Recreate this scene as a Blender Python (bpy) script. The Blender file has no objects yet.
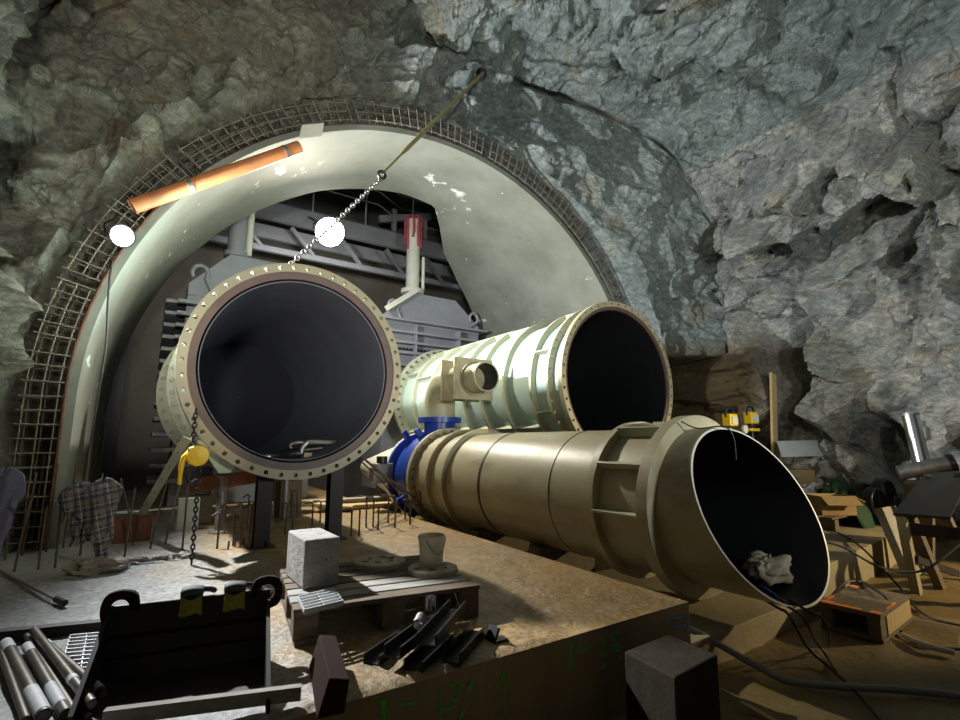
import bpy, math, random
import numpy as np
from mathutils import Vector, Matrix
random.seed(7)
R = math.radians
S = bpy.context.scene
COL = S.collection

# ------------------------------------------------------------------ camera, world, large lights, exposure
FPX = 500.0
EYE = Vector((0.0, 0.0, 1.25))
PITCH, YAW = R(9.3136), R(34.0963)
cam = bpy.data.objects.new('camera', bpy.data.cameras.new('camera'))
COL.objects.link(cam)
cam.location = EYE
cam.rotation_euler = (R(90) + PITCH, 0, -YAW)
cam.data.sensor_width = 36.0
cam.data.lens = FPX / 960 * 36
cam.data.clip_end = 200
S.camera = cam

S.view_settings.view_transform = 'Standard'
S.view_settings.look = 'None'
S.view_settings.gamma = 1.0
S.view_settings.use_curve_mapping = False
S.view_settings.exposure = 0.0

world = bpy.data.worlds.new('cavern_air')
S.world = world
world.use_nodes = True
world.node_tree.nodes['Background'].inputs[0].default_value = (0.5, 0.6, 0.75, 1)
world.node_tree.nodes['Background'].inputs[1].default_value = 0.036


def spot(name, loc, aim, watt, color, size=0.3, cone=80, blend=0.6):
    l = bpy.data.lights.new(name, 'SPOT')
    l.energy, l.color, l.shadow_soft_size = watt, color, size
    l.spot_size, l.spot_blend = R(cone), blend
    o = bpy.data.objects.new(name, l)
    COL.objects.link(o)
    o.location = loc
    o.rotation_euler = (Vector(aim) - Vector(loc)).to_track_quat('-Z', 'Y').to_euler()
    return o


def point(name, loc, watt, color, size=0.15):
    l = bpy.data.lights.new(name, 'POINT')
    l.energy, l.color, l.shadow_soft_size = watt, color, size
    o = bpy.data.objects.new(name, l)
    COL.objects.link(o)
    o.location = loc
    return o


# unseen spots behind the camera: east read from the table shadow, others added fill
spot('fill_spot_west', (-0.8, -1.5, 2.2), (2.4, 8.0, 9.0), 1950, (1.0, 0.99, 0.86), 0.3, 86, 0.4)
spot('site_floodlight_east', (11.0, -1.0, 1.9), (8.0, 3.2, -0.2), 1250, (1.0, 0.80, 0.45), 0.08, 57, 0.35)
spot('fill_spot_roof', (5.0, -3.0, 2.2), (6.4, 7.2, 7.4), 1450, (0.92, 1.0, 0.95), 0.4, 104, 0.5)
spot('fill_spot_wall', (0.5, -2.5, 3.0), (11.5, 4.6, 5.0), 800, (1.0, 0.96, 0.84), 0.15, 46, 0.5)
spot('fill_spot_low', (2.5, -1.0, 2.3), (-1.1, 7.6, 1.6), 420, (1.0, 0.82, 0.50), 0.1, 27, 0.4)
# the light of the two floodlights that hang in the photograph
LAMP_A = Vector((-0.415, 7.9, 3.96))
LAMP_B = Vector((3.40, 11.5, 6.26))
spot('lamp_light_arch', LAMP_A + Vector((0.10, -0.16, 0.0)), (9.0, 3.2, 2.7), 4700, (0.93, 0.97, 1.0), 0.06, 156, 0.72)
spot('lamp_light_gantry', LAMP_B + Vector((-0.02, -0.22, -0.05)), (4.2, 5.0, 0.0), 2900, (1.0, 0.93, 0.76), 0.10, 146, 0.9)
spot('lamp_spill_gantry', LAMP_B + Vector((0.0, 0.1, -0.5)), (3.6, 14.0, 4.6), 480, (1.0, 0.97, 0.9), 0.15, 128, 0.5)


# ------------------------------------------------------------------ helpers
_a = Matrix.Rotation(-YAW, 3, 'Z') @ Matrix.Rotation(R(90) + PITCH, 3, 'X')


def ray(x, y):
    return _a @ Vector(((x - 480) / FPX, -(y - 360) / FPX, -1.0))


def on_z(x, y, z):
    r = ray(x, y); return EYE + r * ((z - EYE.z) / r.z)


def on_y(x, y, v):
    r = ray(x, y); return EYE + r * (v / r.y)


def on_x(x, y, u):
    r = ray(x, y); return EYE + r * (u / r.x)


def ring_bolts(c, r, n, y, size, parent, m, group=None):
    """a ring of hexagon bolts, each an object of its own sharing one mesh"""
    first = None
    for k in range(n):
        a = 2 * math.pi * k / n
        if first is None:
            first = MB().lathe([(.001, -.055), (size, -.055), (size, .0)], (0, 0, 0), 'Y', 6, smooth=False).build('bolt', m, parent)
            o = first
        else:
            o = first.copy(); COL.objects.link(o)
        o.location = (c[0] + r * math.cos(a), y, c[1] + r * math.sin(a))


class MB:
    """collects shapes, builds ONE mesh object"""
    def __init__(s): s.v, s.f, s.sm = [], [], []

    def add(s, verts, faces, smooth=False):
        b = len(s.v)
        s.v += [tuple(p) for p in verts]
        s.f += [tuple(i + b for i in f) for f in faces]
        s.sm += [smooth] * len(faces)
        return s

    def box(s, c, d, rot=None, taper=1.0):
        hx, hy, hz = d[0] / 2, d[1] / 2, d[2] / 2
        P = [(-hx, -hy, -hz), (hx, -hy, -hz), (hx, hy, -hz), (-hx, hy, -hz),
             (-hx * taper, -hy * taper, hz), (hx * taper, -hy * taper, hz), (hx * taper, hy * taper, hz), (-hx * taper, hy * taper, hz)]
        M = rot if rot is not None else Matrix.Identity(3)
        P = [M @ Vector(p) + Vector(c) for p in P]
        return s.add(P, [(0, 3, 2, 1), (4, 5, 6, 7), (0, 1, 5, 4), (1, 2, 6, 5), (2, 3, 7, 6), (3, 0, 4, 7)])

    def hexa(s, P):
        return s.add(P, [(0, 3, 2, 1), (4, 5, 6, 7), (0, 1, 5, 4), (1, 2, 6, 5), (2, 3, 7, 6), (3, 0, 4, 7)])

    def bar(s, a, b, w, h, up=(0, 0, 1)):
        a, b = Vector(a), Vector(b)
        d = (b - a); L = d.length; d.normalize()
        x = d.cross(Vector(up))
        if x.length < 1e-4: x = d.cross(Vector((1, 0, 0)))
        x.normalize(); z = x.cross(d)
        M = Matrix((x, d, z)).transposed()
        return s.box((a + b) / 2, (w, L, h), M)

    def tube(s, pts, r, n=8, caps=True, r2=None, smooth=True):
        pts = [Vector(p) for p in pts]
        N = len(pts)
        V, F = [], []
        t0 = (pts[1] - pts[0]).normalized()
        up = Vector((0, 0, 1)) if abs(t0.z) < .9 else Vector((1, 0, 0))
        x = t0.cross(up).normalized()
        for i, p in enumerate(pts):
            t = (pts[min(i + 1, N - 1)] - pts[max(i - 1, 0)]).normalized()
            x = (x - t * x.dot(t)).normalized()
            y = t.cross(x)
            rr = r[i] if isinstance(r, (list, tuple)) else r
            for k in range(n):
                a = 2 * math.pi * k / n
                V.append(p + (x * math.cos(a) + y * math.sin(a)) * rr)
        for i in range(N - 1):
            for k in range(n):
                k2 = (k + 1) % n
                F.append((i * n + k, i * n + k2, (i + 1) * n + k2, (i + 1) * n + k))
        s.add(V, F, smooth)
        if caps:
            s.add(V[:n], [tuple(range(n - 1, -1, -1))])
            s.add(V[-n:], [tuple(range(n))])
        return s

    def lathe(s, prof, c=(0, 0, 0), axis='Y', n=64, closed=False, smooth=True, split=True):
        """prof = [(r, h)...] around axis through c; flat facets along the profile when split"""
        def P(r, h, a):
            if axis == 'Y': return (c[0] + r * math.cos(a), c[1] + h, c[2] + r * math.sin(a))
            if axis == 'Z': return (c[0] + r * math.cos(a), c[1] + r * math.sin(a), c[2] + h)
            return (c[0] + h, c[1] + r * math.cos(a), c[2] + r * math.sin(a))
        segs = list(zip(prof, prof[1:] + (prof[:1] if closed else [])))
        if not closed: segs = segs[:len(prof) - 1]
        for (p, q) in segs:
            V, F = [], []
            for k in range(n):
                a = 2 * math.pi * k / n
                V += [P(p[0], p[1], a), P(q[0], q[1], a)]
            for k in range(n):
                k2 = (k + 1) % n
                F.append((2 * k, 2 * k2, 2 * k2 + 1, 2 * k + 1))
            s.add(V, F, smooth)
        return s

    def holed_ring(s, c, ri, ro, rh, hr, n, y0, y1, hn=16):
        """annulus round Y with n real bolt holes"""
        cx, _, cz = c
        for k in range(n):
            a0, a1 = 2 * math.pi * (k - .5) / n, 2 * math.pi * (k + .5) / n
            am = (a0 + a1) / 2
            def pol(r, a): return (cx + r * math.cos(a), cz + r * math.sin(a))
            out = []
            for j in range(hn):
                ha = am + 2 * math.pi * j / hn          # 0 = radially outwards
                d = 2 * math.pi * j / hn
                x, y = math.cos(d), math.sin(d)
                m = max(abs(x), abs(y)); x, y = x / m, y / m
                rr = rh + (x * (ro - rh) if x > 0 else x * (rh - ri))
                out.append(pol(rr, am + y * (a1 - a0) / 2))
            hole = [(pol(rh, am)[0] + hr * math.cos(am + 2 * math.pi * j / hn), pol(rh, am)[1] + hr * math.sin(am + 2 * math.pi * j / hn)) for j in range(hn)]
            for (y, flip) in ((y0, False), (y1, True)):
                V = [(p[0], y, p[1]) for p in out] + [(p[0], y, p[1]) for p in hole]
                F = []
                for j in range(hn):
                    j2 = (j + 1) % hn
                    F.append((j, j2, hn + j2, hn + j) if not flip else (j, hn + j, hn + j2, j2))
                s.add(V, F)
            V = [(p[0], y0, p[1]) for p in hole] + [(p[0], y1, p[1]) for p in hole]
            s.add(V, [(j, (j + 1) % hn, hn + (j + 1) % hn, hn + j) for j in range(hn)], True)
        N = n * 2
        s.lathe([(ro, y0), (ro, y1)], (cx, 0, cz), 'Y', N)
        s.lathe([(ri, y0), (ri, y1)], (cx, 0, cz), 'Y', N)
        return s

    def build(s, name, mat, parent=None, bevel=0.0):
        me = bpy.data.meshes.new(name)
        me.from_pydata(s.v, [], s.f)
        me.polygons.foreach_set('use_smooth', s.sm)
        me.update()
        if mat is not None: me.materials.append(mat)
        o = bpy.data.objects.new(name, me)
        COL.objects.link(o)
        if parent is not None:
            o.parent = parent
            o.matrix_parent_inverse = Matrix.Translation(-parent.location) if parent.rotation_euler.z == 0 else parent.matrix_basis.inverted()
        if bevel:
            m = o.modifiers.new('edge', 'BEVEL'); m.width = bevel; m.segments = 2; m.limit_method = 'ANGLE'
        return o


def tag(o, label, cat, group=None):
    o['label'] = label; o['category'] = cat
    if group: o['group'] = group
    return o


def thing(name, loc, label, cat, group=None):
    o = bpy.data.objects.new(name, None)
    o.empty_display_size = .1
    COL.objects.link(o); o.location = loc
    return tag(o, label, cat, group)


def struct(o):
    o['kind'] = 'structure'
    return o


def bez(pts, n=10):
    """smooth curve through points (Catmull-Rom)"""
    P = [Vector(p) for p in pts]
    P = [P[0] * 2 - P[1]] + P + [P[-1] * 2 - P[-2]]
    out = []
    for i in range(1, len(P) - 2):
        a, b, c, d = P[i - 1:i + 3]
        for k in range(n):
            t = k / n
            out.append(.5 * ((2 * b) + (c - a) * t + (2 * a - 5 * b + 4 * c - d) * t * t + (3 * b - a - 3 * c + d) * t ** 3))
    out.append(P[-2])
    return out


# ------------------------------------------------------------------ materials
def mat(name, base, rough=.6, metal=0.0, mix=None, scale=4.0, amount=.5, bump=0.0, bscale=30.0, detail=6, stretch=None, rough2=None, spec=.5,
        mix2=None, scale2=12.0, thr2=.6, soft2=.06, stretch2=None, emit=None, estr=0.0, mix3=None, scale3=60.0, thr3=.62, soft3=.04):
    m = bpy.data.materials.new(name)
    m.use_nodes = True
    nt = m.node_tree
    N, L = nt.nodes, nt.links
    b = N['Principled BSDF']
    b.inputs['Base Color'].default_value = (*base, 1)
    b.inputs['Roughness'].default_value = rough
    b.inputs['Metallic'].default_value = metal
    b.inputs['Specular IOR Level'].default_value = spec
    tc = N.new('ShaderNodeTexCoord')
    out = None

    def noise(sc, st, det=detail):
        mp = N.new('ShaderNodeMapping')
        if st: mp.inputs['Scale'].default_value = st
        L.new(tc.outputs['Object'], mp.inputs[0])
        n = N.new('ShaderNodeTexNoise')
        n.inputs['Scale'].default_value = sc
        n.inputs['Detail'].default_value = det
        n.inputs['Roughness'].default_value = .62
        L.new(mp.outputs[0], n.inputs[0])
        return n.outputs[0]

    def ramp(src, lo, hi):
        r = N.new('ShaderNodeMapRange')
        r.inputs[1].default_value, r.inputs[2].default_value = lo, hi
        L.new(src, r.inputs[0]); return r.outputs[0]

    def blend(fac, a, c):
        x = N.new('ShaderNodeMix'); x.data_type = 'RGBA'
        L.new(fac, x.inputs[0])
        if isinstance(a, tuple): x.inputs[6].default_value = (*a, 1)
        else: L.new(a, x.inputs[6])
        x.inputs[7].default_value = (*c, 1)
        return x.outputs[2]
    if mix:
        f = ramp(noise(scale, stretch), .5 - amount * .35, .5 + (1 - amount) * .35 + .02)
        out = blend(f, base, mix)
        if rough2 is not None:
            r = N.new('ShaderNodeMapRange')
            r.inputs[3].default_value, r.inputs[4].default_value = rough, rough2
            L.new(f, r.inputs[0]); L.new(r.outputs[0], b.inputs['Roughness'])
    if mix2:
        f2 = ramp(noise(scale2, stretch2), thr2 - soft2, thr2 + soft2)
        out = blend(f2, out if out is not None else base, mix2)
    if mix3:
        out = blend(ramp(noise(scale3, None, 4), thr3 - soft3, thr3 + soft3), out if out is not None else base, mix3)
    if out is not None: L.new(out, b.inputs['Base Color'])
    if bump:
        bp = N.new('ShaderNodeBump')
        bp.inputs['Strength'].default_value = min(1.0, bump)
        bp.inputs['Distance'].default_value = .02 * max(1.0, bump)
        L.new(noise(bscale, stretch, 8), bp.inputs['Height'])
        L.new(bp.outputs[0], b.inputs['Normal'])
    if emit:
        b.inputs['Emission Color'].default_value = (*emit, 1)
        b.inputs['Emission Strength'].default_value = estr
    return m


M = {}
M['concrete'] = mat('cast_concrete', (.195, .20, .17), .75, mix=(.12, .125, .10), scale=.9, bump=.25, bscale=25, mix2=(.55, .56, .55), scale2=2.0, thr2=.655, soft2=.015, stretch2=(.45, .45, 1.6))
M['slab'] = mat('wet_slab_concrete', (.36, .235, .10), .30, mix=(.22, .14, .06), scale=2.2, rough2=.62, bump=.7, bscale=22, mix2=(.24, .19, .12), scale2=.9, thr2=.60, soft2=.10, mix3=(.34, .27, .18), scale3=26, thr3=.66)  # mix3 flecks put the sparkle of the wet surface into the colour
M['slabside'] = mat('raw_slab_side', (.34, .265, .15), .8, mix=(.22, .17, .10), scale=2.5, bump=.5, bscale=14, stretch=(1, 1, .35))
M['mud'] = mat('muddy_floor', (.22, .15, .055), .38, mix=(.13, .088, .034), scale=1.4, rough2=.7, bump=.9, bscale=9)
M['footing'] = mat('footing_concrete', (.36, .30, .18), .8, mix=(.25, .20, .12), scale=2.0, bump=.4, bscale=16)
M['mint'] = mat('pale_green_paint', (.38, .48, .42), .42, mix=(.33, .42, .37), scale=1.2, mix2=(.40, .36, .25), scale2=2.2, thr2=.74, soft2=.05)
M['olive'] = mat('green_grey_rib_paint', (.44, .45, .33), .45, mix=(.36, .36, .26), scale=2)
M['beige'] = mat('beige_grey_paint', (.38, .345, .235), .34, mix=(.31, .275, .18), scale=1.5, rough2=.5, mix2=(.19, .155, .10), scale2=3.0, thr2=.62, soft2=.1, stretch2=(1, .25, .6), bump=.08)
M['flange'] = mat('flange_paint', (.38, .335, .225), .45, mix=(.31, .27, .175), scale=3)
M['primer'] = mat('brown_primer', (.115, .062, .05), .5, mix=(.075, .042, .036), scale=5)
M['liner'] = mat('dark_pipe_lining', (.15, .155, .20), .8, mix=(.12, .125, .165), scale=2)  # lifted bluish: the lamps' hazy veil is put into the lining colour
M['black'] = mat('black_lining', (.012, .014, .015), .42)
M['void'] = mat('shade_black_plate', (.03, .031, .04), .95, spec=.1)  # end cap near black, standing in for shade deep in the bore
M['blue'] = mat('blue_valve_paint', (.012, .05, .36), .35, mix=(.008, .03, .22), scale=4)
M['white'] = mat('off_white_paint', (.68, .67, .60), .45, mix=(.58, .56, .48), scale=3)
M['grey'] = mat('grey_steel_paint', (.255, .265, .30), .5, mix=(.21, .215, .24), scale=2)
M['greydark'] = mat('dark_grey_steel_paint', (.10, .105, .12), .55, mix=(.075, .08, .09), scale=2)
M['silver'] = mat('bright_steel', (.62, .63, .65), .25, 1.0)
M['tubesteel'] = mat('tarnished_tube', (.16, .14, .11), .45, .5, mix=(.08, .07, .055), scale=9)
M['darkwood'] = mat('shaded_dark_timber', (.024, .017, .010), .9, spec=.15, mix=(.013, .010, .006), scale=5, stretch=(3, 3, 1), bump=.3)  # lamp shadow over this timber is put into its colour
M['zinc'] = mat('galvanised_bars', (.55, .56, .56), .45, .3)
M['dull'] = mat('dull_steel', (.30, .29, .27), .5, .7, mix=(.16, .14, .12), scale=8)
M['darksteel'] = mat('dark_steel', (.045, .045, .05), .38, .6, mix=(.03, .028, .028), scale=8)
M['soot'] = mat('blackened_steel', (.016, .015, .015), .55, .2, mix=(.024, .012, .01), scale=5)
M['rebar'] = mat('rusty_rebar', (.13, .085, .055), .75, .2, mix=(.07, .05, .04), scale=20)
M['mesh'] = mat('weathered_rebar_mesh', (.22, .19, .15), .75, .1, mix=(.13, .105, .08), scale=9)
M['rust'] = mat('rusty_steel', (.16, .055, .03), .75, .1, mix=(.07, .03, .02), scale=6, bump=.2)
M['sootrust'] = mat('sooty_rust', (.028, .011, .006), .9, 0.0, spec=.12, mix=(.025, .012, .009), scale=7)
M['orange'] = mat('rust_orange_pipe', (.48, .17, .055), .5, mix=(.26, .10, .04), scale=3, stretch=(1, 1, 1))
M['yellow'] = mat('safety_yellow', (.85, .55, .02), .4)
M['wood'] = mat('weathered_wood', (.17, .125, .075), .8, mix=(.09, .065, .04), scale=4, stretch=(2, 8, 8), bump=.3)
M['palewood'] = mat('pale_sawn_wood', (.52, .38, .20), .75, mix=(.40, .28, .14), scale=4, stretch=(8, 8, 1.5))
M['greywood'] = mat('grey_wood', (.36, .34, .29), .8, mix=(.25, .23, .20), scale=4, stretch=(2, 8, 8))
M['block'] = mat('rough_concrete_block', (.36, .34, .31), .85, mix=(.22, .205, .185), scale=7, bump=.8, bscale=25, mix2=(.08, .07, .06), scale2=14, thr2=.66, soft2=.03, mix3=(.48, .46, .42), scale3=45)
M['disc'] = mat('dirty_disc', (.46, .40, .29), .6, mix=(.26, .21, .14), scale=7, bump=.4, bscale=20)
M['bucket'] = mat('dirty_white_plastic', (.78, .71, .54), .5, mix=(.58, .50, .36), scale=6)
M['card'] = mat('brown_cardboard', (.33, .22, .10), .85, mix=(.25, .165, .075), scale=3)
M['plastic'] = mat('clear_wrap', (.62, .60, .58), .25, mix=(.40, .37, .34), scale=9)
M['tape'] = mat('white_tape', (.72, .74, .76), .6, mix=(.55, .56, .58), scale=20)
M['cable'] = mat('black_rubber', (.012, .012, .013), .5)
M['hose'] = mat('grey_hose', (.24, .23, .21), .5)
M['rag'] = mat('pale_rag', (.62, .52, .40), .9, mix=(.50, .41, .31), scale=12)
M['tarp'] = mat('green_net', (.012, .06, .018), .8, mix=(.006, .025, .009), scale=20)
M['greenpaint'] = mat('green_spray', (.04, .62, .03), .8)
M['bluepaint'] = mat('blue_spray', (.18, .30, .62), .8)
M['orangespray'] = mat('orange_spray', (.80, .20, .02), .8)
M['red'] = mat('red_sling', (.40, .02, .03), .7, mix=(.55, .15, .17), scale=18)
M['redbeam'] = mat('red_lead_beam', (.42, .13, .05), .6, mix=(.25, .08, .03), scale=3)
M['strap'] = mat('webbing_strap', (.17, .145, .06), .85)
M['shirtblue'] = mat('faded_blue_cotton', (.12, .13, .22), .95, mix=(.08, .085, .15), scale=14)
M['lampwhite'] = mat('lit_lamp_glass', (.9, .9, .9), .3, emit=(.93, .97, 1.0), estr=24)
M['lampwarm'] = mat('lit_lamp_glass_warm', (.9, .9, .9), .3, emit=(1.0, .97, .88), estr=24)


def slab_tint():
    nt = M['slab'].node_tree; N, L = nt.nodes, nt.links
    b = N['Principled BSDF']; src = b.inputs['Base Color'].links[0].from_socket
    tc = N.new('ShaderNodeTexCoord'); sp = N.new('ShaderNodeSeparateXYZ'); L.new(tc.outputs['Object'], sp.inputs[0])
    no = N.new('ShaderNodeTexNoise'); no.inputs['Scale'].default_value = 1.3; no.inputs['Detail'].default_value = 8; L.new(tc.outputs['Object'], no.inputs[0])
    ad = N.new('ShaderNodeMath'); ad.operation = 'MULTIPLY_ADD'; ad.inputs[1].default_value = 2.2; L.new(no.outputs[0], ad.inputs[0]); L.new(sp.outputs[0], ad.inputs[2])
    mr = N.new('ShaderNodeMapRange'); mr.inputs[1].default_value = 2.35; mr.inputs[2].default_value = 1.35; L.new(ad.outputs[0], mr.inputs[0])
    mx = N.new('ShaderNodeMix'); mx.data_type = 'RGBA'; L.new(mr.outputs[0], mx.inputs[0]); L.new(src, mx.inputs[6]); mx.inputs[7].default_value = (.30, .30, .29, 1)
    gr = N.new('ShaderNodeTexNoise'); gr.inputs['Scale'].default_value = 22; gr.inputs['Detail'].default_value = 6; L.new(tc.outputs['Object'], gr.inputs[0])
    g2 = N.new('ShaderNodeMapRange'); g2.inputs[1].default_value = .35; g2.inputs[2].default_value = .68; g2.inputs[3].default_value = .65; g2.inputs[4].default_value = 1.35; L.new(gr.outputs[0], g2.inputs[0])
    sc = N.new('ShaderNodeVectorMath'); sc.operation = 'SCALE'; L.new(mx.outputs[2], sc.inputs[0]); L.new(g2.outputs[0], sc.inputs['Scale'])
    L.new(sc.outputs[0], b.inputs['Base Color'])


slab_tint()


def plaid():
    m = bpy.data.materials.new('plaid_cotton'); m.use_nodes = True
    nt = m.node_tree; N, L = nt.nodes, nt.links
    b = N['Principled BSDF']; b.inputs['Roughness'].default_value = .95
    tc = N.new('ShaderNodeTexCoord')
    sp = N.new('ShaderNodeSeparateXYZ'); 
    mp = N.new('ShaderNodeMapping'); mp.inputs['Rotation'].default_value = (0, R(12), 0)
    L.new(tc.outputs['Object'], mp.inputs[0]); L.new(mp.outputs[0], sp.inputs[0])
    def stripe(sock, freq, width, ph=0.0):
        a = N.new('ShaderNodeMath'); a.operation = 'MULTIPLY_ADD'; a.inputs[1].default_value = freq; a.inputs[2].default_value = ph
        L.new(sock, a.inputs[0])
        f = N.new('ShaderNodeMath'); f.operation = 'FRACT'; L.new(a.outputs[0], f.inputs[0])
        g = N.new('ShaderNodeMath'); g.operation = 'LESS_THAN'; g.inputs[1].default_value = width
        L.new(f.outputs[0], g.inputs[0]); return g.outputs[0]
    cur = (.045, .055, .10)
    prev = None
    for sock, fr, w, ph, colr in ((0, 8.5, .5, 0, (.13, .13, .13)), (2, 8.5, .5, 0, (.17, .145, .11)), (0, 8.5, .07, .3, (.34, .33, .31)), (2, 8.5, .07, .3, (.34, .33, .31)), (0, 8.5, .16, .62, (.03, .04, .09)), (2, 8.5, .16, .62, (.03, .04, .09))):
        x = N.new('ShaderNodeMix'); x.data_type = 'RGBA'
        s2 = N.new('ShaderNodeMath'); s2.operation = 'MULTIPLY'; s2.inputs[1].default_value = .75
        L.new(stripe(sp.outputs[sock], fr, w, ph), s2.inputs[0]); L.new(s2.outputs[0], x.inputs[0])
        if prev is None: x.inputs[6].default_value = (*cur, 1)
        else: L.new(prev, x.inputs[6])
        x.inputs[7].default_value = (*colr, 1)
        prev = x.outputs[2]
    L.new(prev, b.inputs['Base Color'])
    return m


M['plaid'] = plaid()


def rock_mat(name, cols, stain, bump=1.0, other=None, turn=(0, R(35), R(15))):
    """cols: three stone colours mixed by noise; stain: rusty earth"""
    m = bpy.data.materials.new(name); m.use_nodes = True
    nt = m.node_tree; N, L = nt.nodes, nt.links
    b = N['Principled BSDF']; b.inputs['Roughness'].default_value = .58
    tc = N.new('ShaderNodeTexCoord')
    def noise(sc, det=8, rough=.65, st=(1, 1, 1), rot=(0, 0, 0), dist=0.0):
        mp = N.new('ShaderNodeMapping'); mp.inputs['Scale'].default_value = st; mp.inputs['Rotation'].default_value = rot
        L.new(tc.outputs['Object'], mp.inputs[0])
        n = N.new('ShaderNodeTexNoise'); n.inputs['Scale'].default_value = sc; n.inputs['Detail'].default_value = det
        n.inputs['Roughness'].default_value = rough; n.inputs['Distortion'].default_value = dist
        L.new(mp.outputs[0], n.inputs[0]); return n.outputs[0]
    def rng(s, a, c):
        r = N.new('ShaderNodeMapRange'); r.inputs[1].default_value = a; r.inputs[2].default_value = c; L.new(s, r.inputs[0]); return r.outputs[0]
    def mix(f, a, c):
        x = N.new('ShaderNodeMix'); x.data_type = 'RGBA'; L.new(f, x.inputs[0])
        for i, s in ((6, a), (7, c)):
            if isinstance(s, tuple): x.inputs[i].default_value = (*s, 1)
            else: L.new(s, x.inputs[i])
        return x.outputs[2]
    if other:
        sx = N.new('ShaderNodeSeparateXYZ'); L.new(tc.outputs['Object'], sx.inputs[0])
        ad = N.new('ShaderNodeMath'); ad.operation = 'MULTIPLY_ADD'; ad.inputs[1].default_value = 6.0
        L.new(noise(.5, 6), ad.inputs[0]); L.new(sx.outputs[0], ad.inputs[2])
        fz_ = rng(ad.outputs[0], 8.2, 5.4)
        pal = [mix(fz_, cols[i], other[0][i]) for i in range(3)]; stain = mix(fz_, stain, other[1])
    else:
        pal = cols
    c = mix(rng(noise(.45), .40, .62), pal[0], pal[1])
    c = mix(rng(noise(2.3, st=(1, 1, 2.2), rot=(0, R(35), R(20))), .45, .70), c, pal[2])
    c = mix(rng(noise(.55, 6), .58, .70), c, stain)
    vein = N.new('ShaderNodeMath'); vein.operation = 'SUBTRACT'; vein.inputs[1].default_value = .5
    L.new(noise(1.7, 10, .7, (1, 1, 1.6), (0, R(40), 0), .6), vein.inputs[0])
    ab = N.new('ShaderNodeMath'); ab.operation = 'ABSOLUTE'; L.new(vein.outputs[0], ab.inputs[0])
    c = mix(rng(ab.outputs[0], .006, .0), c, tuple(x * .45 for x in cols[1]))
    c = mix(rng(noise(9, 6), .66, .74), c, tuple(min(1, x * 1.9) for x in cols[2]))
    # brown earth in the low corner, darkened to carry the mint pipe's shadow
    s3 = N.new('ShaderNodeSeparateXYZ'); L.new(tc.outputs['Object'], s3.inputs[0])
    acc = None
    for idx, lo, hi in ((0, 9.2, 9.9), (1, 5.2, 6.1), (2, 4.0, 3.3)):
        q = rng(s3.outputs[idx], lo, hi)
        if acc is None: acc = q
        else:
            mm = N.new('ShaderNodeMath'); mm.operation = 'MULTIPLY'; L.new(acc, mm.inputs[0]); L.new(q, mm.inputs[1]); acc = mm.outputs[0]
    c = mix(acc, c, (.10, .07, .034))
    # thin fracture lines
    for sc, wd, st in ((.7, .013, .6), (2.1, .018, .25)):
        mp = N.new('ShaderNodeMapping'); mp.inputs['Scale'].default_value = (1, 1, 1.5); mp.inputs['Rotation'].default_value = (.3, R(35), .2)
        dn = N.new('ShaderNodeTexNoise'); dn.inputs['Scale'].default_value = 1.8; dn.inputs['Detail'].default_value = 6
        L.new(tc.outputs['Object'], dn.inputs[0])
        va = N.new('ShaderNodeVectorMath'); va.operation = 'MULTIPLY_ADD'; va.inputs[1].default_value = (.35, .35, .35)
        L.new(dn.outputs[1], va.inputs[0]); L.new(tc.outputs['Object'], va.inputs[2])
        L.new(va.outputs[0], mp.inputs[0])
        vo = N.new('ShaderNodeTexVoronoi'); vo.feature = 'DISTANCE_TO_EDGE'; vo.inputs['Scale'].default_value = sc
        L.new(mp.outputs[0], vo.inputs['Vector'])
        f = rng(vo.outputs[0], wd, 0.0)
        ml = N.new('ShaderNodeMath'); ml.operation = 'MULTIPLY'; ml.inputs[1].default_value = st; L.new(f, ml.inputs[0])
        c = mix(ml.outputs[0], c, tuple(x * .18 for x in cols[1]))
    # mineral grain: dark and light flecks
    gr = N.new('ShaderNodeMapRange'); gr.inputs[1].default_value = .33; gr.inputs[2].default_value = .67; gr.inputs[3].default_value = .36; gr.inputs[4].default_value = 1.65
    L.new(noise(7.5, 12, .78, (1, 1, 1.6), turn, .4), gr.inputs[0])
    mu = N.new('ShaderNodeVectorMath'); mu.operation = 'SCALE'
    L.new(c, mu.inputs[0]); L.new(gr.outputs[0], mu.inputs['Scale'])
    L.new(mu.outputs[0], b.inputs['Base Color'])
    bp = N.new('ShaderNodeBump'); bp.inputs['Strength'].default_value = 1.0; bp.inputs['Distance'].default_value = .17 * bump
    L.new(noise(2.9, 14, .80, (1, 1, 1.7), turn), bp.inputs['Height'])
    L.new(bp.outputs[0], b.inputs['Normal'])
    return m


EARTH = (((.25, .24, .18), (.155, .155, .125), (.34, .33, .26)), (.26, .175, .095))
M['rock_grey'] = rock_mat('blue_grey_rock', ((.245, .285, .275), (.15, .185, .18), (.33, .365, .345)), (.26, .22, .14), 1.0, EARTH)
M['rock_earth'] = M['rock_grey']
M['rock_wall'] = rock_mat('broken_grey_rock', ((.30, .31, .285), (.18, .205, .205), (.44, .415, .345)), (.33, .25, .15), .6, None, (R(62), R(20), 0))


# ------------------------------------------------------------------ numpy noise for the rock relief
def _hash(ix, iy, iz, k):
    h = (ix.astype(np.int64) * 73856093) ^ (iy.astype(np.int64) * 19349663) ^ (iz.astype(np.int64) * 83492791) ^ (k * 2654435761)
    h = (h ^ (h >> 13)) * 1274126177
    h = h ^ (h >> 16)
    return (h & 0xFFFFF) / float(0xFFFFF)


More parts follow.
